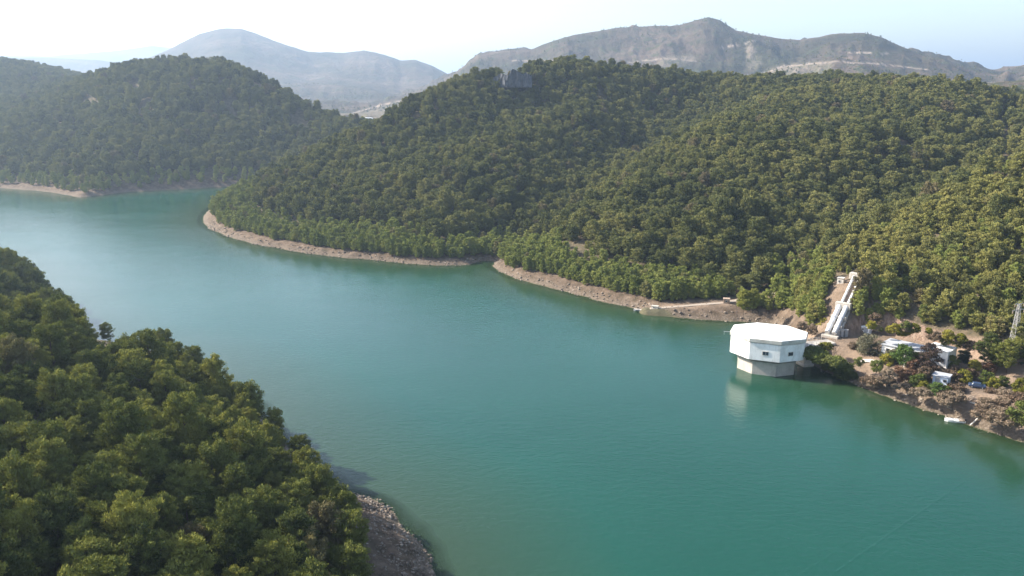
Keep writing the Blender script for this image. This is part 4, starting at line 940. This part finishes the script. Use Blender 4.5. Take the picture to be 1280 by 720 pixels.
for k in range(22):
    u = random.uniform(1070, 1190); v = 484 + (u - 1070) * .17 - random.uniform(4, 14)
    shrub(u, v, 3, random.uniform(.8, 1.5), 'brown', 'low', 'dry_shrub', 'low brown dry shrub on the bank below the buildings', 'shrub', 'dry scrub below the buildings', 1.2)
for (u, v, s_, lb) in ((1234, 458, .85, 'dark pine left of the lattice pylon'), (1246, 464, .95, 'dark pine directly in front of the left leg of the pylon'), (1258, 467, .85, 'dark pine in front of the pylon foot'), (1272, 464, 1.0, 'dark pine right of the pylon foot'), (1290, 470, 1.0, 'dark pine cut off by the right edge below the pylon'),
                       (929, 393, .85, 'pale green pine alone on the bank above the tower roof'), (941, 389, .7, 'slim pine beside the stone hut track')):
    p_ = PZ(u, v, 5)
    for _ in range(4): z = gz(p_[0], p_[1]); p_ = PZ(u, v, max(z, .3))
    tree('pine_tree', HI[int(u) % 8], (p_[0], p_[1], z - .2), (s_ * .9, s_ * .9, s_), u, lb, 'tree')

# ---- loose rock along the shores
ico = []
for k in range(5):
    import bmesh
    b_ = bmesh.new(); bmesh.ops.create_icosphere(b_, subdivisions=1, radius=1); r_ = np.random.default_rng(500 + k)
    ico.append((np.array([v.co[:] for v in b_.verts]) * (1 + r_.uniform(-.3, .3, (len(b_.verts), 1))) * np.array([1, .8, .6]), np.array([[v.index for v in f.verts] for f in b_.faces]))); b_.free()
V, Fc, n0 = [], [], 0; r_ = np.random.default_rng(600)
def rocks(x0, x1, y0, y1, cnt_, smin, smax, smx):
    global n0
    X = r_.uniform(x0, x1, cnt_); Y = r_.uniform(y0, y1, cnt_); h_, s_ = ground(X, Y)
    for i in np.where((s_ > smin) & (s_ < smax))[0]:
        v_, f_ = ico[i % 5]; sc_ = smx * (.25 + .75 * r_.random() ** 3); a = r_.uniform(0, 6.28)
        cs, sn = math.cos(a), math.sin(a); P = v_ * sc_; P = np.stack([P[:, 0] * cs - P[:, 1] * sn + X[i], P[:, 0] * sn + P[:, 1] * cs + Y[i], P[:, 2] + h_[i] + sc_ * .05], 1)
        V.append(P); Fc.append(f_ + n0); n0 += len(P)
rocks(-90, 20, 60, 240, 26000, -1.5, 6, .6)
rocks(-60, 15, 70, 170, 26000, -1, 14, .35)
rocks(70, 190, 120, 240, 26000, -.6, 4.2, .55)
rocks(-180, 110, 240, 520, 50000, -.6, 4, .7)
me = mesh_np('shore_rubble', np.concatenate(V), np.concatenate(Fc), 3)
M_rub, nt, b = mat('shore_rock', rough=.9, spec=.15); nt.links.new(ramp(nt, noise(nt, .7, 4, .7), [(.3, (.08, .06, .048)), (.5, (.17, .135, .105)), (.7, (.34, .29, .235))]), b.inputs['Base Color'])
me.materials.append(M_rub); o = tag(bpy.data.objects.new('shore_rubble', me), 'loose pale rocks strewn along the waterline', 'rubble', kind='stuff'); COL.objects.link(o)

# ---- rock outcrop on the crest of the large hill
cp = PY(641, 101, 640); nx, nz_ = 40, 12; V = []; Fq = []
for j in range(nz_ + 1):
    for i in range(nx + 1):
        u = i / nx; v_ = j / nz_; x_ = (u - .5) * 30; bow = -2.5 * math.sin(u * math.pi) + (v_ * 2.2)
        n1 = float(fbm(np.array([x_ / 5.0]), np.array([v_ * 1.2]), 3, 91)[0]) * 2.6 + float(fbm(np.array([x_ / 1.3]), np.array([v_ * 2.0]), 2, 92)[0]) * .9
        V.append((x_, bow + n1, -5 + v_ * 11 * (.55 + .35 * math.sin(u * math.pi) + .3 * float(vnoise(np.array([x_ / 4.0]), np.array([3.3]), 7)[0])) + .8 * n1 * v_))
m0 = len(V)
for j in range(nz_ + 1):
    for i in range(nx + 1): a = V[j * (nx + 1) + i]; V.append((a[0] * .9, a[1] + 12, a[2] - 2.0 * (j == nz_) - 3))
W_ = nx + 1
for j in range(nz_):
    for i in range(nx): k = j * W_ + i; Fq += [(k, k + 1, k + W_ + 1, k + W_), (m0 + k, m0 + k + W_, m0 + k + W_ + 1, m0 + k + 1)]
for i in range(nx): k = nz_ * W_ + i; Fq.append((k, k + 1, m0 + k + 1, m0 + k))
for j in range(nz_): k = j * W_; Fq.append((k, k + W_, m0 + k + W_, m0 + k)); k += nx; Fq.append((k, m0 + k, m0 + k + W_, k + W_))
mb = MB(); mb.add(V, Fq); M_crag, nt, b = mat('grey_crag', rough=.95, spec=.1); nt.links.new(ramp(nt, noise(nt, .35, 6, .7, stretch=(1, 1, .4)), [(.3, (.035, .037, .042)), (.55, (.09, .092, .10)), (.75, (.16, .155, .15))]), b.inputs['Base Color'])
o = mb.build('rock_outcrop', M_crag); o.location = cp; tag(o, 'grey blue rock crag on the crest of the wooded hill', 'crag')

# ---- farm building far off in the valley
i_ = np.argmin(((pxm - 457) ** 2 + (pym - 152) ** 2) + np.where(R_m < 2600, 0, 1e6)); fx_, fy_, fz_ = xm[i_], ym[i_], hm[i_]
t = empty('farm_building', (fx_, fy_, fz_), .15); tag(t, 'tiny white farm building in the far valley between the hills', 'building')
mb = MB(); mb.box((0, 0, 1.5), (26, 9, 7)); mb.build('wall', M_white, t); mb = MB(); mb.box((0, 0, 5.7), (27, 10, 1.4), top=.8); mb.build('roof', M_roof, t)


# ------------------------------------------------------------------ haze
mb = MB(); mb.box((0, 8200, 255), (36000, 18000, 600))
MH = bpy.data.materials.new('haze'); MH.use_nodes = True; nt = MH.node_tree; nt.nodes.remove(nt.nodes['Principled BSDF'])
pv = N(nt, 'ShaderNodeVolumePrincipled'); pv.inputs['Color'].default_value = (.54, .70, .92, 1); pv.inputs['Density'].default_value = 1.45e-4; pv.inputs['Anisotropy'].default_value = .4
nt.links.new(pv.outputs[0], nt.nodes['Material Output'].inputs['Volume'])
hz_o = mb.build('haze', MH); tag(hz_o, kind='stuff')
